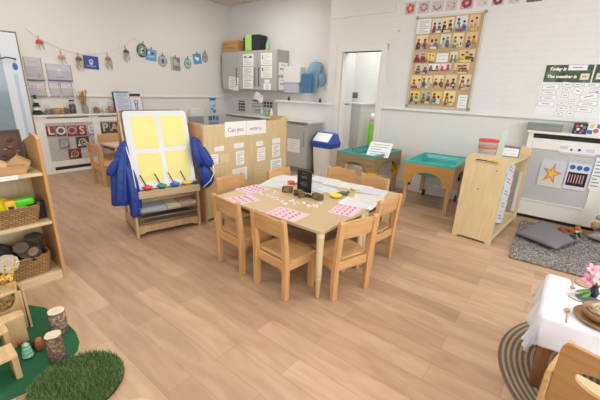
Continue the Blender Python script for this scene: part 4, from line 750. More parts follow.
# ================================================================= SAND AND WATER TABLES
def water_table(loc, rot, w, d, body, tray, label, feet=None):
    t = thing('water_table', label, 'water table', loc, rot); a = w / 2; b_ = d / 2; Zt = .615; th = .2
    def side(hw, off, ax, nm):
        pts = [(-hw, Zt - .02), (-hw, Zt - .27), (-hw + .085, Zt - .27)]; r = hw - .12
        pts += [(-r * math.cos(k * PI / 14) , Zt - .26 + .15 * math.sin(k * PI / 14) ** .7) for k in range(0, 15)]
        pts += [(hw - .085, Zt - .27), (hw, Zt - .27), (hw, Zt - .02)]
        if ax == 'y': MB().prism(pts, 'y', off - .009, off + .009).build(nm, body, t)
        else: MB().prism(pts, 'x', off - .009, off + .009).build(nm, body, t)
    side(a, -b_ + .009, 'y', 'side_panel'); side(a, b_ - .009, 'y', 'side_panel'); side(b_ - .02, -a + .009, 'x', 'side_panel'); side(b_ - .02, a - .009, 'x', 'side_panel')
    for i, (sx, sy) in enumerate(((-1, -1), (1, -1), (-1, 1), (1, 1))):
        cx, cy = sx * (a - .045), sy * (b_ - .045)
        lg = MB().box(cx - .024, cx + .024, cy - .022, cy + .022, .06 if feet == 'wheel' and sy > 0 else 0, Zt - .1).build('leg', RAW(), t, bevel=.003)
        if feet == 'yellow': rloft(MB(), [(.034, .034, .24), (.05, .05, .37), (.05, .05, .4)]).build('yellow_cap', mat('#E5A822', .45), lg, (cx, cy, 0))
        if feet == 'wheel' and sy > 0: MB().lathe([(.045, -.012), (.045, .012)], 18, M=Matrix.Rotation(PI / 2, 4, 'Y')).build('wheel', mat('#3A3A3A', .5), lg, (cx + .035 * -sx, cy, .045))
        if True: MB().box(-.012, .012, -.015, .015, -.03, .03).build('bolt', BLACK, lg, (cx + .03 * sx * -1, cy - .03 * sy, .33), bevel=.004)
    m = MB(); ti = .035; dz = .17
    # tray rim, walls and floor
    m.box(-a - .0, a + .0, -b_, -b_ + ti, Zt - .02, Zt + .012); m.box(-a, a, b_ - ti, b_, Zt - .02, Zt + .012); m.box(-a, -a + ti, -b_ + ti, b_ - ti, Zt - .02, Zt + .012); m.box(a - ti, a, -b_ + ti, b_ - ti, Zt - .02, Zt + .012)
    u_ = MB(); rl = []
    for hw, hd, z in ((a - ti + .002, b_ - ti + .002, Zt), (a - .06, b_ - .06, Zt - .05), (a - .07, b_ - .07, Zt - .06), (a - .1, b_ - .1, Zt - dz)): rl.append((hw, hd, z))
    vs = []; fs = []
    for hw, hd, z in rl: vs += [(-hw, -hd, z), (hw, -hd, z), (hw, hd, z), (-hw, hd, z)]
    for i in range(3):
        for j in range(4): fs.append((i * 4 + j, i * 4 + (j + 1) % 4, (i + 1) * 4 + (j + 1) % 4, (i + 1) * 4 + j))
    fs.append((12, 13, 14, 15)); m.add(vs, fs)
    m.build('tray', tray, t, fix=True)
    # rounded underside of the tray
    MB().lathe([(.01, Zt - dz - .03), (a * .55, Zt - dz - .02), (a * .8, Zt - dz + .03), (a * .82, Zt - .08)], 28, sy=b_ / a).build('tray_underside', tray, t)
    return t
TEAL = mat('#3DB0AC', .3, var=.03, name='teal_plastic'); GRN = mat('#4A9A8C', .35)
water_table((-1.315, 4.575, 0), .04, .61, .82, wood('#BF8C50', '#AB8048', 'x'), TEAL, 'brown water table with an empty turquoise tray against the back wall', 'wheel')
water_table((-2.255, 4.48, 0), -.02, .6, .83, wood('#A08A68', '#857050', 'x'), GRN, 'weathered water table with yellow leg caps in front of the doorway', 'yellow')
P = Vector((-2.10, 4.34, .545)); t = card('instruction_sheet', 'white sheet standing in the tray of the weathered water table', 'paper', P, .12, .32, .24, '#E9ECEF', lines=5, lean=-.75)
t.location = (-2.06, 4.37, .67)
q = random.Random(9)
for k, (x, y, s, lb) in enumerate(((-2.38, 4.42, .05, 'dark stone in the left of the weathered tray'), (-2.28, 4.55, .06, 'larger grey stone in the middle of the weathered tray'), (-2.40, 4.6, .045, 'small green lump at the back of the weathered tray'))):
    o = MB().ell((0, 0, s * .6), (s * 1.3, s, s * .6), 12).build('stone', mat(['#3F4440', '#66706A', '#4D6A5E'][k], .6, bump=.5), loc=(x, y, .43)); tag(o, lb, 'stone')
m = MB().tube([(0, 0, .02), (.02, 0, .12), (.0, 0, .2), (-.03, 0, .23)], .006, 6).tube([(0, .05, .02), (.03, .06, .17)], .008, 6); tag(m.build('ladle', mat('#50625E', .5), loc=(-2.44, 4.3, .435)), 'bent dark ladle handle sticking out of the weathered tray', 'ladle')
# ================================================================= DIVIDER (back of a display unit)
DA = Vector((-2.93, 2.11, 0)); DB = Vector((-3.0, 3.47, 0)); dd = (DB - DA).normalized(); dn = Vector((dd.y, -dd.x, 0)); DL = (DB - DA).length; dang = math.atan2(dd.y, dd.x)
t = thing('display_divider', 'tall birch play divider with writing cards on its back, behind the painting easel', 'divider', DA, dang)   # local x along, -y towards the room
MB().box(0.0, DL - .0, 0, .012, .03, 1.045).build('back_panel', BIRCH('z'), t)
def side(x, h):
    pts = [(0.0, 0), (.3, 0), (.3, h - .06), (.28, h - .02), (.24, h), (.03, h), (0, h - .03)]
    MB().prism(pts, 'x', x, x + .02).build('side_panel', wood('#CFA97C', '#BC9468', 'z'), t, bevel=.003)
side(-.02, 1.06); side(DL, 1.085)
MB().prism([(DL - .14, 1.045), (DL, 1.045), (DL, 1.085), (DL - .05, 1.082), (DL - .1, 1.06)], 'y', 0, .012).build('corner_brace', BIRCH('z'), t)
for z in (.05, .38, .7): MB().box(0, DL, .012, .29, z, z + .018).build('shelf', BIRCH('x'), t)
def dcard(bx, label, name='display_card', **k):
    c, w, h = boxpx(lambda x, y, _: onp(x, y, DA, dn), 0, *bx); return card(name, label, 'card', c, dang, w, h, k.pop('col', '#F2F1EE'), 'cards stuck on the birch divider', **k)
o = dcard((224.8, 121.5, 246, 136), 'large white card reading Can you on the birch divider', lines=0); text('Can you', .07, mat('#3A3A40', .7), o, loc=(.0, -.0035, -.01), bold=-.001)
o = dcard((246.4, 120.3, 265.8, 134), 'large white card reading write a... on the birch divider', lines=0); text('write a...', .066, mat('#3A3A40', .7), o, loc=(0, -.0035, -.01), bold=-.001)
for bx, lb in (((214.5, 146.5, 223.8, 151), 'small word strip lowest at left of the divider'), ((234, 143, 243.5, 147.8), 'small word strip second from left on the divider'), ((256, 141.2, 263, 145.8), 'small word strip third from left on the divider'), ((272.3, 138.4, 280, 143), 'small word strip at the right end of the divider')): dcard(bx, lb, 'word_strip', lines=1, linecol='#6E7078', margin=.25)
for bx, lb, kk in (((209.5, 154.5, 218, 164.5), 'white sheet at the left edge of the divider beside the apron', dict(lines=4)), ((236, 151, 244, 164.5), 'tall white list sheet in the second column of the divider', dict(lines=6)), ((257.3, 147.8, 265, 160.5), 'white sheet with oval outline in the third column', dict(lines=5, linecol='#A9ABB0')), ((272.3, 144.3, 279.8, 156.5), 'grey patterned sheet in the right column of the divider', dict(lines=7, linecol='#6F7278')), ((270.5, 159, 281.2, 175.5), 'large white sheet low in the right column', dict(lines=9, linecol='#A0A3AA')), ((232.5, 168, 246.8, 181), 'wide white sheet low in the middle of the divider', dict(lines=6, linecol='#B4B6BC'))): dcard(bx, lb, **kk)
dcard((221, 154.5, 229, 162.5), 'faint cream sheet on the birch between two white sheets', col='#E3CFA2', lines=3, linecol='#CDB78B')
dcard((254.5, 164, 266, 180), 'faint cream sheet low in the third column of the divider', col='#DCC59A', lines=4, linecol='#CDB48A')
# ================================================================= EASEL
EL = Vector((-3.03, 1.705, 0)); ea = math.radians(76)
E = thing('painting_easel', 'double sided wooden painting easel with a white board and yellow papers', 'easel', EL, ea)
EW = wood('#C9AA80', '#B4936A', 'z'); hw = .305
def sl(z, y0=.0, z0=.47, y1=.175, z1=1.185): return y0 + (z - z0) * (y1 - y0) / (z1 - z0)
for s_ in (-1, 1):
    x = s_ * hw
    MB().bar((x, -.03, 0), (x, .0, .5), .024, .06, up=(0, 1, 0)).build('leg', EW, E, bevel=.003)
    MB().bar((x, .44, 0), (x, .41, .5), .024, .06, up=(0, 1, 0)).build('leg', EW, E, bevel=.003)
    MB().bar((x, .01, .42), (x, .19, 1.16), .02, .03, up=(0, 1, 0)).build('upright', EW, E, bevel=.002)
    MB().bar((x, .4, .42), (x, .215, 1.16), .02, .03, up=(0, 1, 0)).build('upright', EW, E, bevel=.002)
    MB().box(x - .01, x + .01, -.0, .4, .05, .13).build('side_rail', EW, E, bevel=.002); MB().box(x - .01, x + .01, -.0, .4, .36, .42).build('side_rail', EW, E, bevel=.002)
# bottom boards with shallow arch
for y in (-.035, .42):
    MB().prism([(-hw, .03), (-hw + .05, .03), (-hw + .08, .045), (hw - .08, .045), (hw - .05, .03), (hw, .03), (hw, .11), (-hw, .11)], 'y', y, y + .018).build('bottom_rail', EW, E, bevel=.002)
MB().box(-hw, hw, -.02, .42, .105, .118).build('bottom_shelf', wood('#B58E63', '#9C764E', 'x'), E)
for y0, y1 in ((-.075, .0), (.42, .49)):
    MB().box(-hw - .015, hw + .015, y0, y1, .395, .465).build('paint_ledge', wood('#C8B290', '#B39A76', 'x'), E, bevel=.004)
# wire racks
def rack(z, yf, par):
    m = MB(); r = .0035
    m.tube([(-hw + .03, yf, z + .05), (-hw + .03, .36, z + .05), (hw - .03, .36, z + .05), (hw - .03, yf, z + .05)], r, 6, closed=True); m.tube([(-hw + .03, yf, z), (-hw + .03, .36, z), (hw - .03, .36, z), (hw - .03, yf, z)], r, 6, closed=True)
    n = 22
    for k in range(n + 1): x = -hw + .03 + (2 * hw - .06) * k / n; m.tube([(x, yf - .003, z + .048), (x, yf, z), (x, .36, z)], .0018, 5)
    m.build('wire_rack', mat('#B9B4A8', .35, .7), par)
rack(.15, -.07, E); rack(.265, -.11, E)
m = MB()
for k in range(13): x = -hw + .04 + k * (2 * hw - .08) / 12; m.bar((x, -.02, .36), (x + .02, .05, .385), .006)
m.box(-hw, hw, .03, .045, .33, .395); m.build('slotted_rail', EW, E)
# stack of coloured paper in rack
for k, (x0, x1, c_) in enumerate(((-.26, -.03, '#A9C2CC'), (-.02, .1, '#C9CA98'), (.11, .26, '#C9A493'))): tag(MB().box(x0, x1, -.1, .33, .27, .29 + .004 * k).build('sugar_paper', mat(c_, .85), loc=EL, rot=ea), ['blue grey sheets in the upper easel rack', 'olive sheets in the middle of the upper easel rack', 'dusty pink sheets at the right of the upper easel rack'][k], 'paper')
tag(MB().box(-.2, .22, .0, .33, .167, .185).build('sketch_pad', mat('#6E6250', .7), loc=EL, rot=ea), 'dark pad lying in the lower easel rack', 'pad')
# boards
th = math.atan2(.175, .715)
for sd in (1, -1):
    bd = bpy.data.objects.new('board', None)
    pts = []
    hwB, zb, r = .292, .73, .03
    for cx, cz, a0 in ((hwB - r, zb - r, 0), (-hwB + r, zb - r, PI / 2), (-hwB + r, r, PI), (hwB - r, r, 1.5 * PI)):
        for i in range(6): a = a0 + PI / 2 * i / 5; pts.append((cx + r * math.cos(a), cz + r * math.sin(a)))
    y0, rx = (-.008, -th) if sd == 1 else (.415, th)
    b_ = MB().prism(pts, 'y', -.01, .004).build('drawing_board', mat('#D2D6D9', .25, var=.01), E, (.008, y0, .47), (rx, 0, 0)) if sd == 1 else MB().prism(pts, 'y', -.004, .01).build('drawing_board', mat('#DDE0E2', .25, var=.01), E, (0, y0, .47), (rx, 0, 0))
    MB().tube([(x, 0, z) for x, z in pts], .008, 8, closed=True).build('board_edge', mat('#7C776E', .4, .4), b_)
    if sd == 1: BOARD = b_
bpy.context.view_layer.update()
Minv = E.matrix_world.to_3x3()
for k, (fx, fz, sx, sz, lb) in enumerate(((.315, .735, .36, .42, 'top left yellow sheet taped on the easel board'), (.755, .745, .37, .41, 'top right yellow sheet taped on the easel board'), (.315, .275, .37, .38, 'bottom left yellow sheet taped on the easel board'), (.755, .28, .38, .39, 'bottom right yellow sheet taped on the easel board'))):
    lx_ = (fx - .5) * .6; lz = fz * .72; M = Matrix.Translation(EL) @ Matrix.Rotation(ea, 4, 'Z') @ Matrix.Translation((0, -.008, .47)) @ Matrix.Rotation(-th, 4, 'X') @ Matrix.Translation((lx_, -.0105, lz))
    mb, ms = card_mb(sx * .6, sz * .72, '#E5DE92', t=.001); o = mb.build('yellow_paper', ms); o.matrix_world = M; tag(o, lb, 'paper', 'yellow papers on the easel')
def elocal(x, y, z): return Matrix.Translation(EL) @ Matrix.Rotation(ea, 4, 'Z') @ Vector((x, y, z))
for k, (x, c_, nm) in enumerate(((-.175, '#D9463F', 'red'), (-.045, '#3C8A68', 'green'), (.08, '#3F6CC0', 'blue'), (.2, '#E3CC3C', 'yellow'))):
    t = thing('paint_pot', '%s paint pot with a long dark brush on the easel ledge' % nm, 'paint pot', elocal(x, -.04, .465), ea, 'paint pots on the easel ledge')
    MB().lathe([(.028, 0), (.032, .022), (.046, .026), (.046, .034), (.02, .042), (.016, .05), (.0, .05)], 20).build('pot', mat(c_, .4), t)
    br = MB().tube([(.0, 0, .02), (-.055, .01, .15)], .005, 8).build('brush', BLACK, t)
for k, (x, lb) in enumerate(((-.29, 'dark green pot cap at the left end of the easel ledge'), (.285, 'dark green pot cap at the right end of the easel ledge'))): tag(MB().lathe([(.026, 0), (.028, .018), (.02, .03), (0, .03)], 16).build('pot_cap', mat('#2F4F42', .5), loc=elocal(x, -.04, .465)), lb, 'pot cap')
BLUE = mat('#1B3B8C', .5, var=.28, scale=22, bump=.9, name='blue_nylon')
t = thing('painting_apron', 'large blue sleeved painting apron hanging on the left of the easel', 'apron', elocal(-.335, .04, -.11), ea)
lump('body', BLUE, t, [(.03, .05, 1.02, .015, .015), (.02, .05, 1.0, .035, .04), (.005, .04, .94, .05, .06), (-.01, .03, .86, .07, .075), (-.03, .01, .77, .085, .08), (-.035, 0, .68, .09, .085), (-.04, 0, .58, .095, .085), (-.045, 0, .49, .1, .085), (-.05, 0, .44, .098, .08)], 40, 9, .13, 2)
lump('sleeve', BLUE, t, [(.0, -.0, .86, .03, .03), (.025, -.04, .76, .045, .05), (.035, -.07, .64, .05, .05), (.04, -.08, .5, .052, .05), (.035, -.08, .38, .05, .045), (.03, -.07, .32, .042, .038)], 26, 6, .12, 3)
lump('sleeve', BLUE, t, [(-.03, 0, .9, .02, .03), (-.08, -.01, .85, .035, .045), (-.12, -.02, .79, .042, .045), (-.12, -.02, .73, .03, .035)], 22, 5, .12, 5)
MB().tube([(.03, .02, 1.0), (.045, -.06, .85), (.05, -.125, .62)], .005, 6).build('cord', PAPER, t)
MB().tube([(.05, .06, 1.0), (.03, .05, 1.03), (.01, .05, 1.0)], .006, 6).build('hanging_loop', BLUE, t)
t = thing('painting_apron', 'smaller blue sleeved painting apron with white cord on the right of the easel', 'apron', elocal(.355, -.0, -.07), ea)
lump('body', BLUE, t, [(-.03, .06, 1.0, .02, .02), (-.02, .04, .97, .04, .05), (.0, .02, .9, .065, .06), (.03, .0, .82, .08, .065), (.07, -.01, .74, .075, .06), (.1, -.01, .68, .055, .05)], 36, 8, .14, 8)
lump('sleeve', BLUE, t, [(-.045, -.02, .97, .03, .03), (-.045, -.04, .87, .04, .04), (-.03, -.05, .78, .038, .035), (-.02, -.04, .71, .025, .025)], 24, 6, .12, 9)
lump('sleeve', BLUE, t, [(.03, -.01, .72, .05, .045), (.05, -.02, .65, .07, .055), (.065, -.03, .58, .075, .055), (.055, -.03, .52, .065, .05), (.045, -.03, .48, .04, .035)], 30, 7, .13, 10)
MB().tube([(.12, -.07, .72), (.12, -.09, .64), (.07, -.095, .56), (0, -.08, .5)], .005, 6).build('cord', PAPER, t)
# ================================================================= CHAIRS
def make_chair():
    t = thing('child_chair', 'x', 'chair', (0, 0, 0)); W = .176; B = lambda a='z': BEECH(a)
    # rear legs: one board each, floor to top, leaning back above the seat
    for s_ in (-1, 1):
        pts = [(-.008, 0), (.03, 0), (.034, .27), (-.006 , .595), (-.014, .613), (-.032, .61), (-.038, .595), (-.012, .3), (-.01, .2)]
        x = s_ * W; MB().prism(pts, 'x', x - s_ * .042 if s_ > 0 else x, x if s_ > 0 else x + .042).build('leg', B('z'), t, bevel=.004)
        x0, x1 = (x - .04, x) if s_ > 0 else (x, x + .04); MB().prism([(.262, 0), (.292, 0), (.3, .285), (.255, .285)], 'x', x0, x1).build('leg', B('z'), t, bevel=.004)
        xr = s_ * (W - .014); MB().box(xr - .009, xr + .009, .032, .262, .228, .284).build('rail', B('y'), t, bevel=.002)
    MB().box(-W + .042, W - .042, .002, .022, .225, .290).build('rail', B('x'), t, bevel=.003)
    MB().box(-W + .04, W - .04, .268, .286, .235, .284).build('rail', B('x'), t, bevel=.003)
    # seat, slightly dished board with rounded front
    m = MB(); r = .02; pts = [(-W + .044, .03), (-W + .044, .036), (-W - .002, .036), (-W - .002, .30), (-W + r, .318), (W - r, .318), (W + .002, .30), (W + .002, .036), (W - .044, .036), (W - .044, .03)]
    m.prism(pts, 'z', .288, .306); m.build('seat', B('x'), t, bevel=.005)
    # curved backrest
    m = MB(); n = 12; vs = []; fs = []
    for i in range(n + 1):
        x = (-W + .04) + (2 * W - .08) * i / n; cv = -.014 * (1 - ((2 * i / n) - 1) ** 2); top = .598 + .012 * (1 - ((2 * i / n) - 1) ** 2); bot = .475
        for y, z in ((-.018 + .02, bot), (-.018 + .004, bot), (-.036 + .004, top), (-.036 + .02, top)): vs.append((x, y + cv, z))
    for i in range(n):
        for j in range(4): fs.append((i * 4 + j, i * 4 + (j + 1) % 4, (i + 1) * 4 + (j + 1) % 4, (i + 1) * 4 + j))
    fs += [(0, 1, 2, 3), (n * 4 + 3, n * 4 + 2, n * 4 + 1, n * 4)]
    m.add(vs, fs, 0, False); m.build('backrest', B('x'), t, bevel=.003)
    return t
def rd(d): return math.radians(d)
CH = [((-1.98, 1.616, 0), rd(-5.5), 'beech child chair at the front left of the big table, nearest the yellow easel'),
      ((-1.496, 1.58, 0), rd(-5), 'beech child chair at the front of the big table, in front of a pink mat'),
      ((-1.03, 1.955, 0), rd(72.5), 'beech child chair beside the near right table leg, turned towards us'),
      ((-1.08, 2.55, 0), rd(84), 'beech child chair at the far right side of the big table'),
      ((-2.49, 2.09, 0), rd(-88), 'beech child chair at the left end of the table, back to the aprons'),
      ((-2.37, 2.66, 0), rd(-88), 'beech child chair at the left side by the divider, behind the nearer left one'),
      ((-1.93, 3.16, 0), rd(178), 'beech child chair at the far side of the table below the bin'),
      ((-1.5, 3.12, 0), rd(168), 'beech child chair at the far right corner in front of the water tables'),
      ((-5.22, 1.92, 0), rd(0), 'beech child chair beside the small table near the radiator covers'),
      ((-6.08, 2.5, 0), rd(-90), 'beech child chair against the radiator cover behind the small table')]
c0 = make_chair(); c0.location = CH[0][0]; c0.rotation_euler = (0, 0, CH[0][1]); c0['label'] = CH[0][2]; c0['group'] = 'beech child chairs'
for loc, rz, lb in CH[1:]: dup(c0, loc, rz, lb, 'beech child chairs')
# ================================================================= BIG TABLE (two pushed together)
TT = mat('#C2AA85', .4, var=.03, scale=8, name='beige_laminate'); TE = wood('#D6BC93', '#C6A97E', 'x')
def make_table(w, d, h, name, label, loc, rot=0):
    t = thing(name, label, 'table', loc, rot); a, b_ = w / 2, d / 2
    def rc_(a, b_, r): return [(cx + r * math.cos(a0 + PI / 2 * i / 4), cy + r * math.sin(a0 + PI / 2 * i / 4)) for cx, cy, a0 in ((a - r, b_ - r, 0), (-a + r, b_ - r, PI / 2), (-a + r, -b_ + r, PI), (a - r, -b_ + r, 1.5 * PI)) for i in range(5)]
    MB().prism(rc_(a, b_, .025), 'z', h - .022, h).build('tabletop', TT, t, bevel=.003)
    MB().box(-a + .09, a - .09, -b_ + .035, -b_ + .05, h - .07, h - .022).box(-a + .09, a - .09, b_ - .05, b_ - .035, h - .07, h - .022).box(-a + .035, -a + .05, -b_ + .09, b_ - .09, h - .07, h - .022).box(a - .05, a - .035, -b_ + .09, b_ - .09, h - .07, h - .022).build('apron_rail', mat('#5A4C3C', .5), t)
    for sx in (-1, 1):
        for sy in (-1, 1):
            cx, cy = sx * (a - .03), sy * (b_ - .03)
            l = MB().lathe([(.021, .16), (.024, .2), (.025, h - .13), (.028, h - .06), (.03, h - .022)], 18).build('leg', wood('#D9C6A3', '#C9B28A', 'z'), t, (cx, cy, 0))
            MB().lathe([(.013, 0), (.015, .01), (.019, .13), (.0235, .155), (.0235, .175)], 18).build('extension', wood('#D4AE80', '#C69C6C', 'z'), l)
    return t
HT = .53
make_table(1.135, .628, HT, 'activity_table', 'beige rectangular activity table in front, with pink mats and scattered pieces', (-1.7225, 2.034, 0))
make_table(1.135, .628, HT, 'activity_table', 'beige rectangular activity table behind, covered with white papers', (-1.7225, 2.666, 0))
make_table(.6, .6, .5, 'small_table', 'small wooden table with pink paper by the radiator covers', (-5.62, 2.55, 0))
tag(card('pink_sheet', 'x', 'paper', (-5.62, 2.45, .5), 0, .4, .3, '#E8B9BE', t=.003), 'pink paper on the small table near the left wall', 'paper'); bpy.context.scene.collection.objects[-1].rotation_euler = (-PI / 2, 0, .2)
def flat(bx, name, label, cat, col, rz=None, z=HT, group=None, **k):
    """sheet lying on a table; bx = pixels of four corners near-left, near-right, far-right, far-left or (cx, cy, w, d, rot)"""
    px, py, w, d, r = bx; P = onz(px, py, z); o = card(name, label, cat, P, r, w, d, col, group, **k); o.rotation_euler = (-PI / 2, 0, r); return o
PINK = [('r', -.8 + .42 * i, -.75 + .42 * j, -.68 + .42 * i, -.6 + .42 * j, '#B98CA0') for i in range(4) for j in range(4)]
for px, py, w, d, r, lb in ((252.5, 189.3, .26, .21, rd(84), 'pink printed mat at the left end of the table, farther one'), (241, 199.8, .26, .21, rd(75), 'pink printed mat at the front left corner of the table'), (287, 214, .28, .2, rd(4), 'pink printed mat at the front edge of the table'), (345.5, 210, .2, .27, rd(10), 'pink printed mat at the right side of the table')):
    flat((px, py, w, d, r), 'pink_mat', lb, 'mat', '#DDBCC7', group='pink printed mats', shapes=PINK)
WH = [(276, 183.2, .24, .3, rd(20), 'white sheet at the far left near the red toy'), (288.5, 178.2, .34, .2, rd(15), 'white sheet at the far left corner behind the red toy'), (324, 180, .3, .2, rd(8), 'white sheet at the far edge behind the black sign'), (339, 184.3, .3, .2, rd(5), 'white sheet at the far edge right of centre'), (318, 188, .3, .24, rd(-5), 'pale blue sheet directly right of the black sign'), (331, 191.5, .26, .12, rd(-10), 'white sheet behind the yellow dish'), (355.5, 187.5, .3, .21, rd(10), 'white sheet under the shell at the far side'), (372, 191.8, .28, .2, rd(12), 'white sheet at the far right corner of the table'), (369, 198.8, .26, .22, rd(25), 'cream sheet at the right edge of the table'), (358.5, 203.5, .3, .22, rd(8), 'white sheet just behind the pink mat at the right')]
for k, (px, py, w, d, r, lb) in enumerate(WH):
    o = flat((px, py, w, d, r), 'worksheet', lb, 'paper', ['#D3D3D2', '#DADAD8', '#D5D8DC', '#D8D9DA', '#C3CBD9', '#D8D9DC', '#DCDCDA', '#C9D0DC', '#D9D5C6', '#D9DADD'][k], group='worksheets on the big table', lines=4, linecol='#B4B9C2'); o.location.z += .0004 * k
def tz(px, py, z=HT): return onz(px, py, z)
# black sign
t = thing('chalkboard_sign', 'small black upright sign with white writing in the middle of the table', 'sign', tz(304, 193), rd(3))
t.rotation_euler.z = math.atan2(-.002, .15) + rd(2)
MB().box(-.078, .078, -.004, .004, .012, .205).build('panel', mat('#17171A', .5), t)
MB().box(-.03, .03, -.025, .025, 0, .012).build('foot', RAW('x'), t)
for z, w in ((.185, .04), (.155, .055), (.145, .05), (.1, .06), (.085, .075), (.07, .06)): MB().box(-w * .6, w * .5, -.0048, -.004, z - .0035, z).build('chalk_line', mat('#8E9092', .8), t)
# bark boxes
for px, py, r, lb, hole in ((287.5, 192, .5, 'dark bark covered block left of the black sign', 0), (299, 196.5, -.35, 'dark bark arch block in front of the black sign', 1), (317.5, 199.5, -.15, 'dark bark covered block right of the black sign', 0)):
    t = thing('bark_block', lb, 'block', tz(px, py), r); BK = speck('#3E3426', '#665638', '#857450', 60, 'bark', .8)
    if hole: MB().prism([(-.055, 0), (-.055, .045), (-.035, .058), (.035, .058), (.055, .045), (.055, 0), (.03, 0), (.026, .022), (0, .034), (-.026, .022), (-.03, 0)], 'y', -.025, .025).build('arch', BK, t)
    else: MB().box(-.048, .048, -.028, .028, 0, .052).build('block', BK, t, bevel=.007, seg=2)
    MB().prism([(.02 * math.cos(2 * PI * i / 14) + .0, .03 + .018 * math.sin(2 * PI * i / 14)) for i in range(14)], 'y', -.0325 if not hole else -.027, -.03 if not hole else -.025).build('cut_face' if not hole else 'opening', mat('#8A7350' if not hole else '#D8D3C6', .8), t) if hole == 0 else None
tag(MB().prism([(-.03, 0), (-.03, .02), (0, .03), (.03, .018), (.03, 0)], 'y', -.012, .012).build('bark_piece', mat('#4A3A2C', .9, bump=.6), loc=tz(308, 197.3), rot=.2), 'little dark bark piece between two bark blocks', 'bark')
q = random.Random(21)
t = thing('red_toy', 'red and white curly toy left of the black sign', 'toy', tz(292.5, 184), .3)
for k in range(5):
    a = k * 1.25; MB().tube([(.03 * math.cos(a) + .018 * math.cos(b_ * .7), .025 * math.sin(a) + .018 * math.sin(b_ * .7), .012 + .004 * k) for b_ in range(9)], .008, 6, closed=True).build('loop', mat(['#D9504E', '#E8D6D2', '#D9504E', '#DE6A66', '#C93F44'][k], .5), t)
t = thing('yellow_dish', 'small yellow dish near the middle of the table', 'dish', tz(335.5, 197.5), .1)
t.scale = (.8, .8, .8)
MB().lathe([(.03, 0), (.05, .012), (.062, .034), (.057, .034), (.045, .016), (0, .012)], 24, sx=1.15).build('dish', mat('#E2CB3C', .35), t)
t = thing('green_toy', 'small dark green toy figure behind the yellow dish', 'toy', tz(343, 195), .7)
MB().ell((0, 0, .018), (.05, .018, .018), 10).ell((.045, 0, .028), (.018, .014, .014), 8).tube([(-.04, 0, .018), (-.08, .01, .008)], [.012, .003], 6).build('body', mat('#4E6B44', .6), t)
for a, b_ in ((.03, .02), (.03, -.02), (-.025, .02), (-.025, -.02)): MB().tube([(a, b_ * .6, .015), (a + .004, b_ * 1.3, 0.004)], .006, 6).build('leg', mat('#3E5A38', .6), t)
tag(MB().ell((0, 0, .016), (.045, .028, .018), 12).ell((.03, 0, .018), (.02, .022, .014), 10).build('shell', mat('#D9C8A8', .5, bump=.4), loc=tz(354.5, 190.3), rot=.4), 'cream seashell on a white sheet at the far side', 'shell')
# scattered white pieces
cl = [(260, 195, 3, 2, 5), (268, 196.5, 4, 1.5, 5), (275, 192.5, 3, 1.5, 5), (276, 198, 3, 2, 5), (280, 201.5, 3, 2, 6), (283.5, 204, 2.5, 1.2, 5), (291, 201.5, 3, 1.5, 5), (296, 203, 2.5, 1.2, 4), (303, 203, 2, 1, 3), (308, 205.8, 3, 1.2, 5), (315.5, 206.5, 3, 1.5, 7), (320, 204.7, 2.5, 1.5, 5)]
pm = []
for k in range(6):
    m = MB()
    if k == 0: m.tube([(.011 * math.cos(a), .011 * math.sin(a), .003) for a in [i * .55 for i in range(9)]], .0032, 5)
    elif k == 1: m.box(-.003, .003, -.011, .011, 0, .006).box(-.003, .01, -.011, -.005, 0, .006)
    elif k == 2: m.box(-.003, .003, -.011, .011, 0, .006).box(-.01, .01, .006, .011, 0, .006)
    elif k == 3: m.tube([(-.01, .008, .003), (0, -.01, .003), (.01, .008, .003)], .003, 5)
    elif k == 4: m.tube([(-.009, -.01, .003), (-.007, .01, .003), (.006, -.009, .003), (.008, .01, .003)], .003, 5)
    else: m.tube([(.009, .009, .003), (-.006, .008, .003), (.006, -.006, .003), (-.009, -.009, .003)], .003, 5)
    o = m.build('white_piece', mat('#F1EEE8', .6)); o.scale = (.85, .85, 1); pm.append(o)
LBW = 'little white wooden curl or bar piece scattered on the front table'
first = True; n = 0
for px, py, sx_2, sy_2, cnt in cl:
    for i in range(cnt):
        k = n % 6; o = pm[k] if n < 6 else pm[k].copy()
        if n >= 6: COL.objects.link(o)
        P = tz(px + q.uniform(-sx_2, sx_2), py + q.uniform(-sy_2, sy_2)); o.location = P + Vector((0, 0, .0005)); o.rotation_euler = (0, 0, q.uniform(0, 6.28)); tag(o, LBW, 'wooden piece', 'white wooden pieces scattered on the table'); n += 1
# ================================================================= LEFT FOREGROUND: shelf unit with baskets
SX = -2.785; SD = .34; SY1 = .70; SY0 = -.35
S = thing('shelf_unit', 'open beech shelf unit with wicker baskets at the left edge', 'shelf unit', (SX, SY1, 0))     # local: front x=0, back -SD, right side y=0
SWd = wood('#C99C69', '#B98A57', 'z'); SIN = BIRCH('z'); Ls = SY1 - SY0
for y0 in (-.022, -Ls):
    MB().prism([(0, 0), (0, 1.045), (-.02, 1.065), (-.13, 1.08), (-.16, 1.05), (-SD, 1.0), (-SD, 0)], 'y', y0, y0 + .022).build('side_panel', SWd, S, bevel=.003)
MB().box(-.0078, -.005, -.42, -.16, .795, .824).build('label_strip', PAPER, S)
MB().box(-SD, -SD + .01, -Ls + .022, -.022, .04, .99).build('back_panel', BIRCH('z'), S)
for z, nm in ((.045, 'shelf'), (.44, 'shelf'), (.795, 'shelf')):
    MB().box(-SD + .01, -.008, -Ls + .022, -.022, z, z + .022).build(nm, BIRCH('y'), S, bevel=.003)
MB().box(-.03, -.012, -Ls + .022, -.022, 0, .045).build('plinth', BIRCH('y'), S)
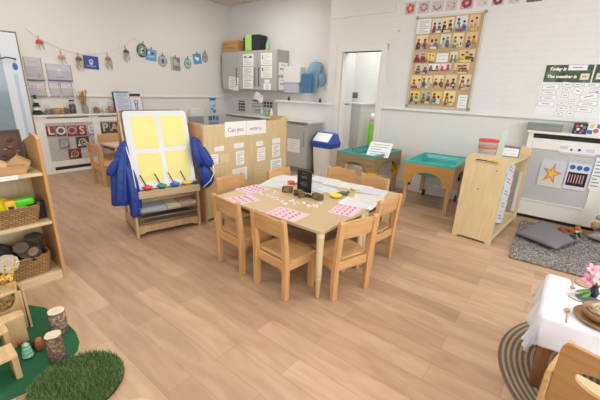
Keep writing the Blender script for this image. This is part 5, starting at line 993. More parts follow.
def basket(loc, w, d, h, label, rot=0, c1='#B98F5E', c2='#9A7146'):
    t = thing('wicker_basket', label, 'basket', loc, rot); wk = wicker(c1, c2, 1.0)
    m = MB(); lv = [(w / 2 * .88, d / 2 * .85, 0), (w / 2 * .95, d / 2 * .93, h * .5), (w / 2, d / 2, h), (w / 2 - .01, d / 2 - .01, h), (w / 2 * .95 - .01, d / 2 * .93 - .01, h * .5), (w / 2 * .88 - .01, d / 2 * .85 - .01, .01)]
    rloft(m, lv, 0, False, True, 3); m.build('basket', wk, t)
    pts = [Vector((x, y, h)) for x, y in rr(w / 2 - .004, d / 2 - .004, .05, 4)]; MB().tube(pts, .009, 8, closed=True).build('rim', wk, t)
    return t
# middle shelf basket: along y. local rotation 90 so that its length runs along y
basket((SX - .16, .41, .462), .46, .27, .125, 'shallow wicker basket with yellow and green toys on the middle shelf', RL)
basket((SX - .155, .43, .067), .42, .27, .15, 'wicker basket heaped with cut logs on the bottom shelf', RL)
# toys in it
t = thing('yellow_toy', 'large rounded yellow toy vehicle in the middle basket', 'toy', (SX - .12, .37, .53), RL)
MB().ell((0, 0, .07), (.13, .09, .085), 18).build('body', mat('#D6C31E', .35), t); MB().box(.075, .135, -.09, -.02, .04, .12).build('cab', mat('#E0B43A', .4), t, bevel=.012); MB().box(.09, .12, -.094, -.088, .055, .085).build('window', mat('#3A3226', .3), t)
t = thing('green_toy', 'bright lime green toy in the middle basket', 'toy', (SX - .11, .55, .55), RL)
MB().box(-.06, .07, -.03, .04, .035, .09).build('body', mat('#5FD62A', .35), t, bevel=.018, seg=3); MB().box(-.08, .02, -.035, .03, .0, .045).build('nose', mat('#58CC28', .35), t, bevel=.015, seg=3); MB().box(-.075, -.05, -.04, -.034, .05, .07).build('light', mat('#E4E4D8', .3), t)
def slice_(loc, r, h, rot, label, name='log_slice', cat='log', grp='cut logs', top='#B49D82', bark='#4A3D33'):
    t = thing(name, label, cat, loc, rot, grp)
    m = MB(); n = 22; q = random.Random(int(abs(loc[0] * 917 + loc[1] * 733 + loc[2] * 511)) + 1); ks = [1 + q.uniform(-.05, .05) for _ in range(n)]
    vs = [(r * k * math.cos(2 * PI * i / n), r * k * math.sin(2 * PI * i / n), z) for z in (0, h * .5, h) for i, k in enumerate(ks)]
    fs = [(l * n + i, l * n + (i + 1) % n, (l + 1) * n + (i + 1) % n, (l + 1) * n + i) for l in range(2) for i in range(n)] + [tuple(range(n))[::-1]]
    m.add(vs, fs, 0, True); m.build('bark', speck(sh_hex(bark, .8), bark, sh_hex(bark, 1.5), 55, 'bark', .9), t)
    vs = [(r * .93 * k * math.cos(2 * PI * i / n), r * .93 * k * math.sin(2 * PI * i / n), h + .001) for i, k in enumerate(ks)] + [(r * k * math.cos(2 * PI * i / n), r * k * math.sin(2 * PI * i / n), h) for i, k in enumerate(ks)]
    MB().add(vs, [tuple(range(n))] + [(i, n + i, n + (i + 1) % n, (i + 1) % n) for i in range(n)]).build('cut_face', ring_mat(top), t)
    return t
RM = {}
def ring_mat(h):
    if h in RM: return RM[h]
    m = bpy.data.materials.new('cut_wood_rings'); nt, b = nodes(m); tc = nt.nodes.new('ShaderNodeTexCoord'); wv = nt.nodes.new('ShaderNodeTexWave'); wv.wave_type = 'RINGS'; wv.rings_direction = 'SPHERICAL'; wv.inputs['Scale'].default_value = 28; wv.inputs['Distortion'].default_value = 1.5
    nt.links.new(tc.outputs['Object'], wv.inputs['Vector']); mx = nt.nodes.new('ShaderNodeMix'); mx.data_type = 'RGBA'; mx.inputs[6].default_value = sh(lin(h), .85); mx.inputs[7].default_value = lin(h); nt.links.new(wv.outputs['Fac'], mx.inputs[0]); nt.links.new(mx.outputs[2], b.inputs['Base Color']); b.inputs['Roughness'].default_value = .8; RM[h] = m; return m
bx = SX - .12; zb = .2
for k, (dx, y, z, r, h, rot, lb, tp, bk) in enumerate((
    (.02, .30, .17, .05, .06, (1.1, .5, 0), 'round dark log slice at the left of the log basket', '#8C7B66', '#4A3D33'),
    (.03, .40, .16, .055, .09, (.5, .9, .4), 'pale peeling log in the middle of the log basket', '#C9BBA4', '#B8AB98'),
    (-.03, .50, .215, .04, .06, (.3, .7, .2), 'small upright log slice near the top of the heap', '#6E5F50', '#3A302A'),
    (.03, .53, .19, .06, .04, (.1, .25, 0), 'flat dark log slice at the front right of the heap', '#5E5144', '#382F28'),
    (-.05, .58, .20, .05, .10, (0, .2, 0), 'upright dark log at the right end of the heap', '#5A4F45', '#3E352E'),
    (-.06, .42, .22, .045, .07, (.9, .1, 0), 'dark log behind the pale peeling log', '#4E443A', '#35302B'),
    (-.08, .33, .22, .045, .08, (1.3, .2, .6), 'dark log lying at the back of the basket', '#57493E', '#35302B'),
    (.07, .56, .21, .028, .05, (.5, .7, 0), 'tiny log end against the right rim', '#85725C', '#4A3D33'))):
    slice_((bx + dx, y, z + .02), r * 1.15, h * 1.1, rot, lb, top=tp, bark=bk)
# top shelf: low tray box with cardboard houses, picture tray
t = thing('shallow_tray', 'shallow wooden tray with a white label on the top shelf', 'tray', (SX - .15, .39, .817), RL)
MB().box(-.28, .21, -.115, .115, 0, .01).box(-.28, .21, -.115, -.107, .01, .06).box(-.28, .21, .107, .115, .01, .06).box(-.28, -.272, -.107, .107, .01, .06).box(.202, .21, -.107, .107, .01, .06).build('tray', wood('#C49A6C', '#A87C50', 'x'), t)
t = thing('wooden_house', 'pale roofed wooden block lying at the left in the shallow tray', 'block', (SX - .14, .42, .83), 1.4)
MB().prism([(-.12, 0), (.1, 0), (.1, .06), (-.0, .11), (-.12, .1)], 'y', -.06, .06).build('block', wood('#DDC49A', '#C9AC80', 'x'), t, bevel=.003)
tag(MB().prism([(-.06, 0), (.05, 0), (.075, .05), (0, .1), (-.07, .045)], 'y', -.05, .05).build('wooden_block', wood('#CBA878', '#B58F60', 'x'), loc=(SX - .13, .58, .83), rot=1.25, bevel=.002), 'angular wooden block at the right in the shallow tray', 'block')
tag(MB().box(-.05, .05, -.04, .04, 0, .045).build('wooden_block', wood('#B98F60', '#A27A4E', 'x'), loc=(SX - .1, .50, .828), rot=1.5, bevel=.002), 'small brown block between the two larger ones in the tray', 'block')
t = thing('picture_tray', 'dark framed tray of brown natural pieces leaning against the shelf back', 'picture', (SX - .262, .40, .817), RL)
MB().box(-.3, .265, -.012, .012, 0, .012).box(-.3, .265, -.012, .012, .26, .272).box(-.3, -.288, -.012, .012, .012, .26).box(.253, .265, -.012, .012, .012, .26).build('frame', mat('#4A3E33', .5), t, rot=(-.2, 0, 0))
MB().box(-.288, .253, 0, .01, .012, .26).build('panel', mat('#5E4438', .8, var=.2), t, rot=(-.2, 0, 0))
q = random.Random(4); hold = bpy.data.objects.new('pebble_bed', None)
pbm = [mat('#8A5546', .8), mat('#A08470', .8), mat('#4A3A34', .8)]; pb = None
for k in range(40):
    x, z, r_ = q.uniform(-.27, .24), q.uniform(.035, .24), q.uniform(.008, .02)
    o = MB().ell((0, 0, 0), (1, .5, .6), 8).build('pebble', pbm[k % 3], t); o.location = (x, -.004 + z * math.sin(-.2) * -1 * 1.0, z * math.cos(.2)); o.scale = (r_, r_, r_)
tag(MB().box(-.02, .01, -.05, .05, 0, .13).build('black_box', BLACK, loc=(SX - .12, .645, .462)), 'black narrow box beside the middle basket against the shelf side', 'box')
# ================================================================= green mats
pts = [(-2.78, .3), (-2.627, .371), (-2.458, .463), (-2.242, .495), (-2.06, .503), (-1.949, .485), (-1.885, .452), (-1.83, .385), (-1.765, .24), (-1.775, .12), (-1.85, -.05), (-2.0, -.2), (-2.25, -.3), (-2.5, -.28), (-2.7, -.15), (-2.78, 0)]
o = MB().prism([(x + 2.27, y - .1) for x, y in pts], 'z', 0, .004).build('felt_mat', mat('#1E5C3A', .95, var=.12, scale=60, bump=.3), loc=(-2.27, .1, 0)); tag(o, 'large dark green felt mat under the wooden playset', 'mat')
GC = Vector((-1.635, .365, 0)); GR = .205
t = thing('grass_mat', 'round artificial grass mat beside the felt mat', 'mat', (GC.x, GC.y, .004))
MB().lathe([(0, 0), (GR, 0), (GR, .01), (0, .0101)], 40).build('backing', mat('#2A3A20', .9), t)
m = MB(); q = random.Random(8); 
for k in range(9000):
    a = q.uniform(0, 2 * PI); r = GR * math.sqrt(q.random()); x, y = r * math.cos(a), r * math.sin(a); b_ = q.uniform(0, 2 * PI); l = q.uniform(.018, .032); dx, dy = .012 * math.cos(b_) * q.random() * 1.4, .012 * math.sin(b_); w = .0016
    cx, cy = -math.sin(b_) * w, math.cos(b_) * w
    m.add([(x - cx, y - cy, .009), (x + cx, y + cy, .009), (x + dx, y + dy, .009 + l)], [(0, 1, 2)], q.randrange(3))
g = m.build('grass_blades', [mat('#5F7F45', .8), mat('#4F6E3A', .8), mat('#86A062', .8)], t, fix=False); g['kind'] = 'stuff'
# logs, tree, cone on the mat
slice_((-2.125, .445, .004), .042, .145, (0, 0, 0), 'upright birch log standing farther back on the felt mat', name='standing_log', grp='standing logs', top='#E6D9C4', bark='#8A7763')
slice_((-1.88, .36, .004), .038, .165, (0, .0, .5), 'upright brown log with a knot beside the grass mat', name='standing_log', grp='standing logs', top='#E3D2B8', bark='#7A6350')
t = thing('toy_tree', 'small mint green tiered wooden tree on the felt mat', 'toy tree', (-2.02, .265, .004))
for k in range(4): MB().lathe([(.006, 0), (.026 - k * .003, .006), (.026 - k * .003, .014), (.006, .024)], 18).build('tier', mat('#8CC7A6', .5), t, (0, 0, .006 + k * .021))
MB().lathe([(.01, 0), (.01, .008)], 10).build('trunk', RAW(), t)
t = thing('striped_cone', 'small brown striped wooden cone beside the mint tree', 'toy tree', (-2.04, .325, .004))
MB().lathe([(.015, 0), (.022, .02), (.021, .05), (.013, .075), (0, .078)], 18).build('body', mat('#A9743E', .6), t)
m = MB()
for k in range(5): rr_ = (.0225, .0222, .0218, .0195, .0165)[k]; m.tube([(rr_ * math.cos(a * .524), rr_ * math.sin(a * .524), .014 + k * .012 + .004 * math.sin(a * .524)) for a in range(12)], .0024, 5, 0, True)
m.build('stripe', mat('#5A3A20', .7), t)
tag(MB().lathe([(.016, 0), (.016, .03), (.01, .04), (0, .04)], 14).build('toy_acorn', mat('#B8763A', .6), loc=(-2.16, .262, .004)), 'small orange brown peg toy left of the striped cone', 'toy')
tag(MB().lathe([(.02, 0), (.024, .025), (.012, .05), (0, .052)], 14).build('dark_cone', mat('#3A2A26', .8, bump=.6), loc=(-2.085, .29, .004)), 'dark pine cone between the mint tree and the playset', 'cone')
# wooden play blocks
BW = wood('#D2B185', '#B8946A', 'z'); BX_ = wood('#DCBF93', '#C6A679', 'x')
# playset boards solved from the sight lines
def bench(name, label, x0, x1, y0, y1, h, th=.02, legs=((0, 1),)):
    t = thing(name, label, 'wooden stand', ((x0 + x1) / 2, (y0 + y1) / 2, .004)); a, b_ = (x1 - x0) / 2, (y1 - y0) / 2
    MB().box(-a, a, -b_, b_, h - th, h).build('top_board', BX_, t, bevel=.003)
    for s_ in (-1, 1): MB().box(-a + .005, a - .005, b_ * s_ - (.026 if s_ > 0 else 0), b_ * s_ + (.026 if s_ < 0 else 0), 0, h - th).build('side_board', BW, t, bevel=.003)
    return t
bench('block_stand', 'low wooden bench block at the front of the playset, on the felt mat', -2.0, -1.88, -.05, .21, .145)
bench('block_stand', 'second lowest wooden bench block of the playset, at the very left edge', -2.175, -2.07, -.08, .222, .178)
t = thing('upright_block', 'upright wooden block with a wide face beside the orange peg toy', 'block', (-2.18, .265, .004))
MB().box(-.03, .03, -.05, .04, 0, .17).build('face_board', BW, t, bevel=.003); MB().box(-.035, .034, -.07, .044, .17, .188).build('top_board', BX_, t, bevel=.003)
t = thing('arch_stand', 'notched wooden stand with a U shaped cut-out holding straw, under the giraffe platform', 'wooden stand', (-2.345, .2, .004))
U = [(-.12, 0), (.14, 0), (.145, .25), (.115, .25), (.11, .2), (.09, .165), (.05, .15), (.02, .165), (.0, .2), (-.005, .25), (-.12, .25)]
for x in (.03, -.06): MB().prism(U, 'x', x - .006, x + .006).build('notched_board', BW, t, bevel=.002)
MB().prism([(-.075, 0), (.05, 0), (.036, .25), (-.066, .25)], 'y', .146, .158).build('end_board', BW, t, bevel=.002)
MB().box(-.054, .024, -.1, .144, .13, .142).build('shelf_board', BX_, t)
o = MB(); q = random.Random(12)
for k in range(130):
    p_ = Vector((q.uniform(-.045, .018), q.uniform(.0, .11), .148 + q.random() * .07)); d_ = Vector((q.uniform(-.5, .5), q.uniform(-1, 1), q.uniform(-.3, .5))) * .03; o.tube([p_ - d_ * .5, p_ + d_ * .5 + Vector((0, 0, .004))], .0016, 4, q.randrange(2))
tag(o.build('straw', [mat('#C9A648', .9), mat('#DDBE6A', .9)], loc=(-2.345, .2, .004)), 'clump of golden straw inside the notched stand', 'straw', None, 'stuff')
t = thing('top_platform', 'pale wooden platform with toy giraffes at the left edge, highest of the playset', 'wooden stand', (-2.36, .1, .004))
MB().prism([(-.09, -.3), (.055, -.3), (.06, .225), (-.06, .25)], 'z', .252, .267).build('top_board', BX_, t, bevel=.003)
for y in (-.25,): MB().box(-.06, .04, y, y + .022, 0, .252).build('side_board', BW, t, bevel=.002)
def skin(name, joints, edges, m, parent, root=0, sub=2):
    me = bpy.data.meshes.new(name); me.from_pydata([j[:3] for j in joints], edges, []); me.materials.append(m); o = bpy.data.objects.new(name, me); COL.objects.link(o)
    if parent is not None: o.parent = parent
    o.modifiers.new('skin', 'SKIN'); sv = me.skin_vertices[0].data
    for i, j in enumerate(joints): sv[i].radius = (j[3], j[3]); sv[i].use_root = i == root
    s_ = o.modifiers.new('sub', 'SUBSURF'); s_.levels = s_.render_levels = sub
    for p_ in me.polygons: p_.use_smooth = True
    o.modifiers['skin'].use_smooth_shade = True
    return o
def giraffe_mat():
    m = bpy.data.materials.new('giraffe_patches'); nt, b = nodes(m); tc = nt.nodes.new('ShaderNodeTexCoord'); v = nt.nodes.new('ShaderNodeTexVoronoi'); v.feature = 'DISTANCE_TO_EDGE'; v.inputs['Scale'].default_value = 55; nt.links.new(tc.outputs['Object'], v.inputs['Vector'])
    rp = nt.nodes.new('ShaderNodeValToRGB'); rp.color_ramp.elements[0].position = .1; rp.color_ramp.elements[0].color = lin('#E3C65A'); rp.color_ramp.elements[1].position = .16; rp.color_ramp.elements[1].color = lin('#B8812A'); nt.links.new(v.outputs['Distance'], rp.inputs['Fac']); nt.links.new(rp.outputs['Color'], b.inputs['Base Color']); b.inputs['Roughness'].default_value = .5; return m
GM = giraffe_mat()
def giraffe(loc, rot, label, s=1.):
    t = thing('toy_giraffe', label, 'toy giraffe', loc, rot, 'toy giraffes on the playset')
    J = [(0, 0, .075, .013), (.035, 0, .08, .015), (-.03, 0, .072, .013), (.05, 0, .11, .008), (.068, 0, .15, .006), (.075, 0, .165, .007), (.095, 0, .158, .004)]
    Ed = [(0, 1), (0, 2), (1, 3), (3, 4), (4, 5), (5, 6)]
    for b_, x in ((1, .036), (2, -.03)):
        for sy in (-1, 1): i = len(J); J += [(x, sy * .01, .05, .006), (x + .002, sy * .011, .025, .0035), (x, sy * .011, .003, .004)]; Ed += [(b_, i), (i, i + 1), (i + 1, i + 2)]
    i = len(J); J += [(-.045, 0, .06, .002), (-.048, 0, .04, .003)]; Ed += [(2, i), (i, i + 1)]
    o = skin('body', [(a * s, b_ * s, c_ * s, r * s) for a, b_, c_, r in J], Ed, GM, t)
    MB().tube([(.073 * s, .004 * s, .17 * s), (.072 * s, .005 * s, .182 * s)], .0018, 5).tube([(.073 * s, -.004 * s, .17 * s), (.072 * s, -.005 * s, .182 * s)], .0018, 5).build('horns', mat('#6A4A26', .6), t)
gz = .272
giraffe((-2.335, .285, gz), 1.45, 'yellow toy giraffe standing nearest the platform edge', .95); giraffe((-2.37, .20, gz), 1.9, 'yellow toy giraffe farther left on the platform', .85); giraffe((-2.39, .27, gz), .7, 'yellow toy giraffe at the back corner of the platform', .8)
tag(MB().ell((0, 0, .035), (.05, .035, .035), 12).build('green_bush', mat('#3F6A3C', .9, bump=.8), loc=(-2.62, .28, .004)), 'small green bush piece at the far left of the felt mat', 'toy bush')
t = thing('wooden_stool', 'round pale wooden stool top at the bottom edge of the photo', 'stool', (-.98, .33, 0))
MB().lathe([(0, .28), (.105, .28), (.11, .285), (.11, .3), (.105, .305), (0, .306)], 36).build('seat', wood('#DCC08F', '#CBAA76', 'x'), t)
for a in (0.5, 2.6, 4.7): MB().tube([(.06 * math.cos(a), .06 * math.sin(a), .28), (.09 * math.cos(a), .09 * math.sin(a), 0)], [.015, .012], 12).build('leg', BEECH(), t)
# ================================================================= RIGHT FOREGROUND
RUGM = speck('#6E6A66', '#95918C', '#C6C2BC', 45, 'grey_flecked_pile', 1)
m = MB(); x0, y0_, L_, D_ = -.215, 3.47, 2.3, 1.22
m.grid(lambda a, b_: Vector((a * L_, b_ * D_, .018 + .004 * math.sin(a * 170 + b_ * 91) * math.sin(b_ * 133))), 120, 60)
m.box(0, L_, 0, D_, 0, .016)
q = random.Random(31)
for k in range(2600):
    e = q.random(); 
    if e < .55: x, y = q.uniform(0, L_), q.choice((0, D_)) if q.random() > .7 else 0
    else: x, y = 0, q.uniform(0, D_)
    a = q.uniform(0, 6.28); m.tube([(x, y, .004), (x + .016 * math.cos(a), y + .016 * math.sin(a), .02)], .0035, 4)
for k in range(5200):
    x, y = q.uniform(0, 1.5), q.uniform(0, D_); a = q.uniform(0, 6.28); m.tube([(x, y, .014), (x + .014 * math.cos(a), y + .014 * math.sin(a), .03)], .004, 3)
o = m.build('flecked_rug', RUGM, loc=(x0, y0_, 0), rot=.035, fix=False); tag(o, 'thick grey flecked rug in front of the radiator cover', 'rug')
def pillow(name, label, pts, h, m_, loc_z, cat='cushion', z_tilt=None):
    c = sum((Vector((*p, 0)) for p in pts), Vector()) / 4; mb = MB(); n = 22
    def P(a, b_, s_):
        u, v = 2 * a - 1, 2 * b_ - 1; pin = 1 - .10 * (1 - abs(u)) * abs(v) ** 3 * 0 ; au = a; bv = b_
        # pillow outline pinched between corners
        k = .06; uu = u * (1 - k * (1 - v * v)); vv = v * (1 - k * (1 - u * u)); au, bv = (uu + 1) / 2, (vv + 1) / 2
        A, B_, C_, D = [Vector((*p, 0)) for p in pts]; base = (A * (1 - au) + B_ * au) * (1 - bv) + (D * (1 - au) + C_ * au) * bv
        f = max(0, (1 - u ** 4) * (1 - v ** 4)) ** .5; z = h / 2 + s_ * h / 2 * f * (1 + .05 * math.sin(5 * a + 3 * b_))
        return Vector((base.x - c.x, base.y - c.y, z if s_ > 0 else max(0, z)))
    mb.grid(lambda a, b_: P(a, b_, 1), n, n); mb.grid(lambda a, b_: P(a, b_, -1), n, n)
    o = mb.build(name, m_, loc=(c.x, c.y, loc_z)); bm = bmesh.new(); bm.from_mesh(o.data); bmesh.ops.remove_doubles(bm, verts=bm.verts, dist=.001); bmesh.ops.recalc_face_normals(bm, faces=bm.faces); bm.to_mesh(o.data); bm.free()
    return tag(o, label, cat)
zr = .03
g2 = lambda x, y: tuple(onz(x, y, .06)[:2])
pillow('floor_cushion', 'flat dark grey floor cushion on the left of the flecked rug', [g2(514.5, 234), g2(556, 250.5), g2(582, 240.5), g2(541, 221)], .085, mat('#7C777C', .85, var=.08, scale=12, bump=.3), zr)
pillow('floor_cushion', 'lighter grey floor cushion under the teddy at the right edge', [(.33, 4.42), (.95, 4.32), (1.02, 4.78), (.40, 4.80)], .11, mat('#97908C', .85, var=.06, scale=12, bump=.3), zr)
FUR = speck('#8A6E54', '#A98C6C', '#C2A684', 70, 'tan_fur', 1)
def blob(name, parts, m_, parent, vox=.008):
    mb = MB()
    for c_, r_ in parts: mb.ell(c_, r_, 12)
    o = mb.build(name, m_, parent); k = o.modifiers.new('join', 'REMESH'); k.mode = 'VOXEL'; k.voxel_size = vox; k.use_smooth_shade = True; s_ = o.modifiers.new('smooth', 'SMOOTH'); s_.iterations = 3; s_.factor = .6; return o
t = thing('teddy_bear', 'tan teddy bear sitting on the lighter grey cushion at the right edge', 'teddy bear', (.50, 4.6, .135), 2.6)
blob('body', [((0, 0, .1), (.085, .075, .11)), ((0, -.005, .235), (.07, .062, .062)), ((.055, 0, .29), (.025, .016, .025)), ((-.055, 0, .29), (.025, .016, .025)), ((0, .05, .225), (.032, .03, .026)), ((.08, .05, .12), (.032, .06, .032)), ((-.08, .05, .12), (.032, .06, .032)), ((.06, .09, .035), (.04, .075, .038)), ((-.06, .09, .035), (.04, .075, .038)), ((.06, .15, .05), (.035, .025, .045)), ((-.06, .15, .05), (.035, .025, .045))], FUR, t, .009)
for x in (-.026, .026): MB().ell((x, .052, .25), (.007, .006, .007), 8).build('eye', BLACK, t)
MB().ell((0, .08, .232), (.011, .007, .008), 8).build('nose', BLACK, t)
FX = onz(568.5, 240, zr); t = thing('fox_toy', 'orange and white toy fox with black paws lying between the two grey cushions', 'toy fox', (.215, 4.47, zr + .0), -2.3)
t.scale = (.62, .62, .62)
OR = mat('#B8672E', .9, var=.1, bump=.5)
blob('body', [((0, 0, .09), (.05, .085, .05)), ((0, .07, .165), (.05, .042, .04)), ((.035, .06, .21), (.014, .01, .022)), ((-.035, .06, .21), (.014, .01, .022)), ((0, .115, .155), (.018, .03, .016)), ((0, -.09, .08), (.03, .06, .032))], OR, t, .007)
MB().ell((0, .118, .147), (.017, .03, .012), 10).ell((0, .075, .115), (.035, .03, .03), 10).build('white_bib', mat('#E6DED4', .9), t)
for a, b_ in ((.035, .07), (-.035, .07), (.04, -.05), (-.04, -.05)): MB().tube([(a, b_, .08), (a * 1.3, b_ + .03, .03), (a * 1.3, b_ + .05, .016)], [.018, .016, .014], 10).build('paw', BLACK, t)
for x in (-.022, .022): MB().ell((x, .108, .175), (.005, .004, .005), 8).build('eye', BLACK, t)
MB().ell((0, .146, .158), (.006, .005, .005), 8).build('nose', BLACK, t)
for x in (-.035, .035): MB().ell((x, .062, .226), (.008, .006, .01), 8).build('ear_tip', BLACK, t)
t = thing('fluffy_animal', 'brown and black plush animal lying on the edge of the dark cushion', 'plush toy', (.145, 4.28, .075), .3)
blob('body', [((0, 0, .03), (.04, .055, .03)), ((-.02, .05, .045), (.028, .028, .026)), ((.04, -.05, .02), (.03, .05, .022))], mat('#7A4A30', .95, bump=.6), t, .007)
MB().ell((.05, -.075, .02), (.035, .045, .024), 10).build('dark_tail', BLACK, t)
# jute rug
JC = Vector((.6, 2.1, 0)); JR = .67
def jute():
    m = bpy.data.materials.new('braided_jute'); nt, b = nodes(m); L = nt.links.new; N = nt.nodes.new
    tc = N('ShaderNodeTexCoord'); ln = N('ShaderNodeVectorMath'); ln.operation = 'LENGTH'; L(tc.outputs['Object'], ln.inputs[0]); mu = N('ShaderNodeMath'); mu.operation = 'MULTIPLY'; mu.inputs[1].default_value = 2 * PI / .028; L(ln.outputs['Value'], mu.inputs[0]); sn = N('ShaderNodeMath'); sn.operation = 'SINE'; L(mu.outputs[0], sn.inputs[0])
    rp = N('ShaderNodeValToRGB'); rp.color_ramp.elements[0].position = .45; rp.color_ramp.elements[0].color = lin('#6A5A4C'); rp.color_ramp.elements[1].position = .6; rp.color_ramp.elements[1].color = lin('#B9A182')
    nz = N('ShaderNodeTexNoise'); nz.inputs['Scale'].default_value = 60; L(tc.outputs['Object'], nz.inputs['Vector'])
    md = N('ShaderNodeMath'); md.operation = 'MULTIPLY_ADD'; md.inputs[1].default_value = .5; md.inputs[2].default_value = .5; L(sn.outputs[0], md.inputs[0]); L(md.outputs[0], rp.inputs['Fac'])
    mx = N('ShaderNodeMix'); mx.data_type = 'RGBA'; mx.blend_type = 'MULTIPLY'; mx.inputs[0].default_value = .6; L(rp.outputs['Color'], mx.inputs[6]); L(nz.outputs['Color'], mx.inputs[7]); br_ = N('ShaderNodeBrightContrast'); br_.inputs['Bright'].default_value = .03; L(mx.outputs[2], br_.inputs['Color']); L(br_.outputs[0], b.inputs['Base Color']); b.inputs['Roughness'].default_value = .9
    bp = N('ShaderNodeBump'); bp.inputs['Strength'].default_value = .6; bp.inputs['Distance'].default_value = .01; L(nz.outputs['Fac'], bp.inputs['Height']); L(bp.outputs[0], b.inputs['Normal']); return m
m = MB(); prof = []; n = 52
for k in range(n + 1): r = JR * k / n; prof.append((max(r, .0001), .008 + .004 * abs(math.sin(PI * r / .026))))
prof += [(JR + .004, .004), (JR, 0), (0, 0)]
m.lathe([(0, .008)] + prof[1:], 72); tag(m.build('jute_rug', jute(), loc=JC), 'round braided jute rug with dark rings under the cloth covered table', 'rug')
# round-edged small table with white cloth
TH = .46; tx0, tx1, ty0, ty1 = .06, .72, 1.79, 2.29
t = thing('low_table', 'low wooden table under a white cloth on the jute rug', 'table', ((tx0 + tx1) / 2, (ty0 + ty1) / 2, .012)); a, b_ = (tx1 - tx0) / 2, (ty1 - ty0) / 2; th_ = TH - .012
MB().box(-a, a, -b_, b_, th_ - .028, th_ - .004).build('tabletop', wood('#B98C5C', '#A27548', 'x'), t, bevel=.01)
for sx in (-1, 1):
    for sy in (-1, 1): MB().lathe([(.024, 0), (.03, th_ * .6), (.032, th_ - .028)], 18).build('leg', wood('#A9793F' if 0 else '#A87B4F', '#8E6338', 'z'), t, (sx * (a - .06), sy * (b_ - .075), 0))
def cloth(u, v):
    ov = .16; x = tx0 - ov + u * (tx1 - tx0 + 2 * ov); y = ty0 - ov + v * (ty1 - ty0 + 2 * ov)
    m_ = .02; cx = min(max(x, tx0 + m_), tx1 - m_); cy = min(max(y, ty0 + m_), ty1 - m_); e = Vector((x - cx, y - cy, 0)); L_ = e.length
    if L_ < 1e-6: return Vector((x, y, TH + .001 * math.sin(9 * x + 5 * y)))
    d = e / L_; ang = math.atan2(d.y, d.x); s_ = x * (abs(d.y)) + y * abs(d.x); wav = math.sin(34 * s_ + 5 * ang) * .5 + math.sin(21 * s_ + 1.3 + 3 * ang) * .5
    r = .028; 
    if L_ < r * PI / 2: q_ = L_ / r; out = m_ * 0 + r * math.sin(q_); dz = r * (1 - math.cos(q_))
    else: h_ = L_ - r * PI / 2; out = r + h_ * (.14 + .16 * wav * min(1, h_ / .06)); dz = r + h_ * .94
    return Vector((cx + d.x * out, cy + d.y * out, TH - dz))
cl_ = mat('#E3E4EE', .8, var=.02, scale=20, name='white_cotton')
m = MB(); m.grid(cloth, 110, 96); o = m.build('tablecloth', cl_, solid=.0025); tag(o, 'white cloth draped over the low table, with hanging corner', 'tablecloth')
zt3 = TH + .003
def on3(px, py): p = onz(px, py, zt3); return Vector((p.x, p.y, zt3))
def spoon(a, b_, label):
    A = on3(*a); B_ = on3(*b_); d = B_ - A; ang = math.atan2(d.y, d.x); L_ = d.length; t = thing('wooden_spoon', label, 'spoon', A, ang, 'wooden spoons on the white cloth')
    MB().ell((0, 0, .006), (.016, .012, .006), 14).build('bowl', wood('#C4AC8C', '#AF9675', 'x'), t); MB().tube([(.012, 0, .006), (L_ * .5, 0, .009), (L_, 0, .006)], [.0035, .0035, .0045], 8).build('handle', wood('#C4AC8C', '#AF9675', 'x'), t)
spoon((572.5, 288.3), (571.3, 278.5), 'small wooden spoon farther back on the white cloth'); spoon((567, 311), (565.8, 323), 'small wooden spoon nearer the front edge of the cloth')
p = on3(588, 300); tag(MB().lathe([(0, 0), (.05, 0), (.056, .004), (.05, .008), (0, .008)], 7, smooth=False).build('slate_piece', mat('#6B6B70', .6), loc=p, rot=.4), 'flat dark slate piece beside the flowers', 'slate')
p = on3(578.5, 297.5); tag(MB().lathe([(0, 0), (.04, 0), (.044, .003), (.04, .005), (0, .005)], 9, smooth=False).build('linen_piece', mat('#C9C2B4', .8), loc=p), 'pale grey beige patch left of the slate on the cloth', 'mat')
p = on3(586, 284.5); tag(MB().lathe([(0, 0), (.045, 0), (.052, .006), (.046, .007), (0, .004)], 24).build('saucer', mat('#B49878', .6), loc=p), 'small beige saucer behind the pink flowers', 'saucer')
p = on3(592, 297); p.z = zt3 + .008; t = thing('flower_vase', 'dark little vase of pink and white blossoms on the white cloth', 'flowers', p); t.scale = (1.02, 1.02, 1.1)
MB().lathe([(.018, 0), (.024, .02), (.014, .04), (.013, .048)], 18).build('vase', mat('#2E2C30', .35), t)
fl = [(-.03, .01, .12), (.005, -.02, .095), (-.035, -.02, .08), (.035, -.015, .075), (.05, .03, .11), (.0, .03, .115), (.06, -.03, .10)]
m = MB(); [m.tube([(0, 0, .04), (x * .5, y * .5, .04 + (z - .04) * .6), (x, y, z - .008)], .002, 5) for x, y, z in fl]; m.build('stems', mat('#5A6B3C', .7), t)
for k, (x, y, z) in enumerate(fl):
    m = MB(); q = random.Random(k)
    for j in range(5):
        a_ = j * 2 * PI / 5 + k; Mx = Matrix.Rotation(a_, 4, 'Z') @ Matrix.Translation((.016, 0, .004)) @ Matrix.Rotation(-.35, 4, 'Y'); m.ell(Mx @ Vector((0, 0, 0)), (.018, .013, .003), 10, 0, M=Matrix.Rotation(a_, 4, 'Z') @ Matrix.Rotation(-.4, 4, 'Y'))
    m.ell((0, 0, .006), (.005, .005, .004), 8, 1); m.build('blossom', [mat(['#DDA0B4', '#E8C6D0', '#D893AC', '#EAD6DA'][k % 4], .7), mat('#C9903A', .7)], t, (x, y, z), (.75 + .25 * math.sin(k), .4 * math.cos(k * 2), 0))
for k, (x, y, z, a_) in enumerate(((-.045, -.05, .03, 3.6), (-.03, -.055, .02, 4.3), (.05, .05, .09, .6))): MB().ell((0, 0, 0), (.032, .014, .003), 12, M=Matrix.Rotation(a_, 4, 'Z') @ Matrix.Rotation(.3, 4, 'Y')).build('leaf', mat('#5F8F4A', .6), t, (x, y, z))
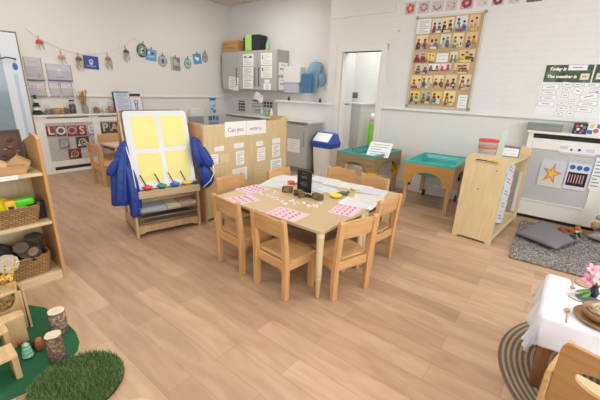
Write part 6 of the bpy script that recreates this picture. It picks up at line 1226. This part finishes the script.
pc = onz(603, 316, zt3 + .03); BR = .085
t = thing('wooden_bowl', 'brown wooden bowl on a plate at the right edge of the cloth', 'bowl', (pc.x + .005, pc.y, zt3)); WBm = wood('#A8835C', '#8E6A46', 'x')
MB().lathe([(0, 0), (.075, 0), (.108, .012), (.11, .016), (.075, .006), (0, .006)], 40).build('plate', WBm, t)
MB().lathe([(0, .007), (.05, .007), (.078, .03), (BR, .055), (BR - .005, .055), (.07, .03), (.045, .014), (0, .012)], 40).build('bowl', WBm, t)
m = MB(); q = random.Random(17); 
for k in range(5):
    ph = q.uniform(0, 6); m.tube([((.045 + .012 * math.sin(3 * a_ + ph)) * math.cos(a_ + ph), (.045 + .012 * math.cos(2 * a_ + ph)) * math.sin(a_ + ph), .034 + .007 * k + .008 * math.sin(2 * a_ + ph)) for a_ in [i * 2 * PI / 18 for i in range(18)]], .0085, 7, 0, True)
o = m.build('rope_coil', mat('#B9A68A', .9, var=.2, scale=90, bump=.8), loc=(pc.x + .005, pc.y, zt3)); tag(o, 'tangle of pale rope heaped in the wooden bowl', 'rope')
# armchair at the low table
def armchair(loc, rot, label, wa, words=True):
    t = thing('toddler_armchair', label, 'chair', loc, rot); W = .17     # origin under the backrest, facing +y
    bt, bb = .58, .3
    pts = []; r = .035
    for cx, cz, a0 in ((W - r, bt - r, 0), (-W + r, bt - r, PI / 2)):
        for i in range(6): pts.append((cx + r * math.cos(a0 + PI / 2 * i / 5), cz + r * math.sin(a0 + PI / 2 * i / 5)))
    pts += [(-W, bb), (W, bb)]
    hole = [(-.01 + .1 * math.cos(2 * PI * i / 24), .465 + .042 * math.sin(2 * PI * i / 24)) for i in range(24)]
    bm = bmesh.new(); vo = [bm.verts.new((x, 0, z)) for x, z in pts]; vi = [bm.verts.new((x, 0, z)) for x, z in hole]
    es = [bm.edges.new((vo[i], vo[(i + 1) % len(vo)])) for i in range(len(vo))] + [bm.edges.new((vi[i], vi[(i + 1) % 24])) for i in range(24)]
    bmesh.ops.triangle_fill(bm, use_beauty=True, use_dissolve=False, edges=es); g = bmesh.ops.extrude_face_region(bm, geom=list(bm.faces)); bmesh.ops.translate(bm, verts=[v for v in g['geom'] if isinstance(v, bmesh.types.BMVert)], vec=(0, .016, 0)); bmesh.ops.recalc_face_normals(bm, faces=bm.faces)
    me = bpy.data.meshes.new('backrest'); bm.to_mesh(me); bm.free(); me.materials.append(wa); o = bpy.data.objects.new('backrest', me); COL.objects.link(o); o.parent = t; o.rotation_euler = (.06, 0, 0)
    if words: text('Cuca', .026, mat('#5A3A22', .8), t, 'engraved_word', (.045, -.036, .543), (PI / 2 + .06, 0, 0), ext=.001)
    MB().box(-W + .004, W - .004, .016, .27, .265, .283).build('seat', wood('#E4CBA2', '#D6B98C', 'y'), t, bevel=.004)
    for s_ in (-1, 1):
        x0, x1 = (W + .002, W + .024) if s_ > 0 else (-W - .024, -W - .002)
        U_ = [(-.03, 0), (.0, 0), (.01, .2), (.24, .2), (.25, 0), (.285, 0), (.28, .39), (.25, .432), (.2, .44), (.01, .44), (-.02, .425), (-.03, .39)]
        MB().prism(U_, 'x', x0, x1).build('side_frame', wood('#D3AC78', '#C0965F', 'y'), t, bevel=.005)
    return t
AC = onz(556, 372, .36)
armchair((.308, 1.41, .0), rd(-14), 'beech toddler armchair with oval hole in its back, tucked at the white cloth', wood('#B98D5D', '#A67A4C', 'x'))
t = thing('storage_tub', 'pale yellow soft tub at the bottom right corner, nearer than the armchair', 'tub', (.215, 1.12, 0))
rloft(MB(), [(.07, .06, 0), (.085, .075, .3), (.08, .07, .33), (.06, .05, .335)]).build('body', mat('#E6DCA0', .8), t, bevel=.01)
MB().tube([(-.05, 0, .33), (-.05, 0, .36), (.05, 0, .36), (.05, 0, .33)], .008, 8).build('handle', mat('#DDD08A', .8), t)
bpy.context.view_layer.update()
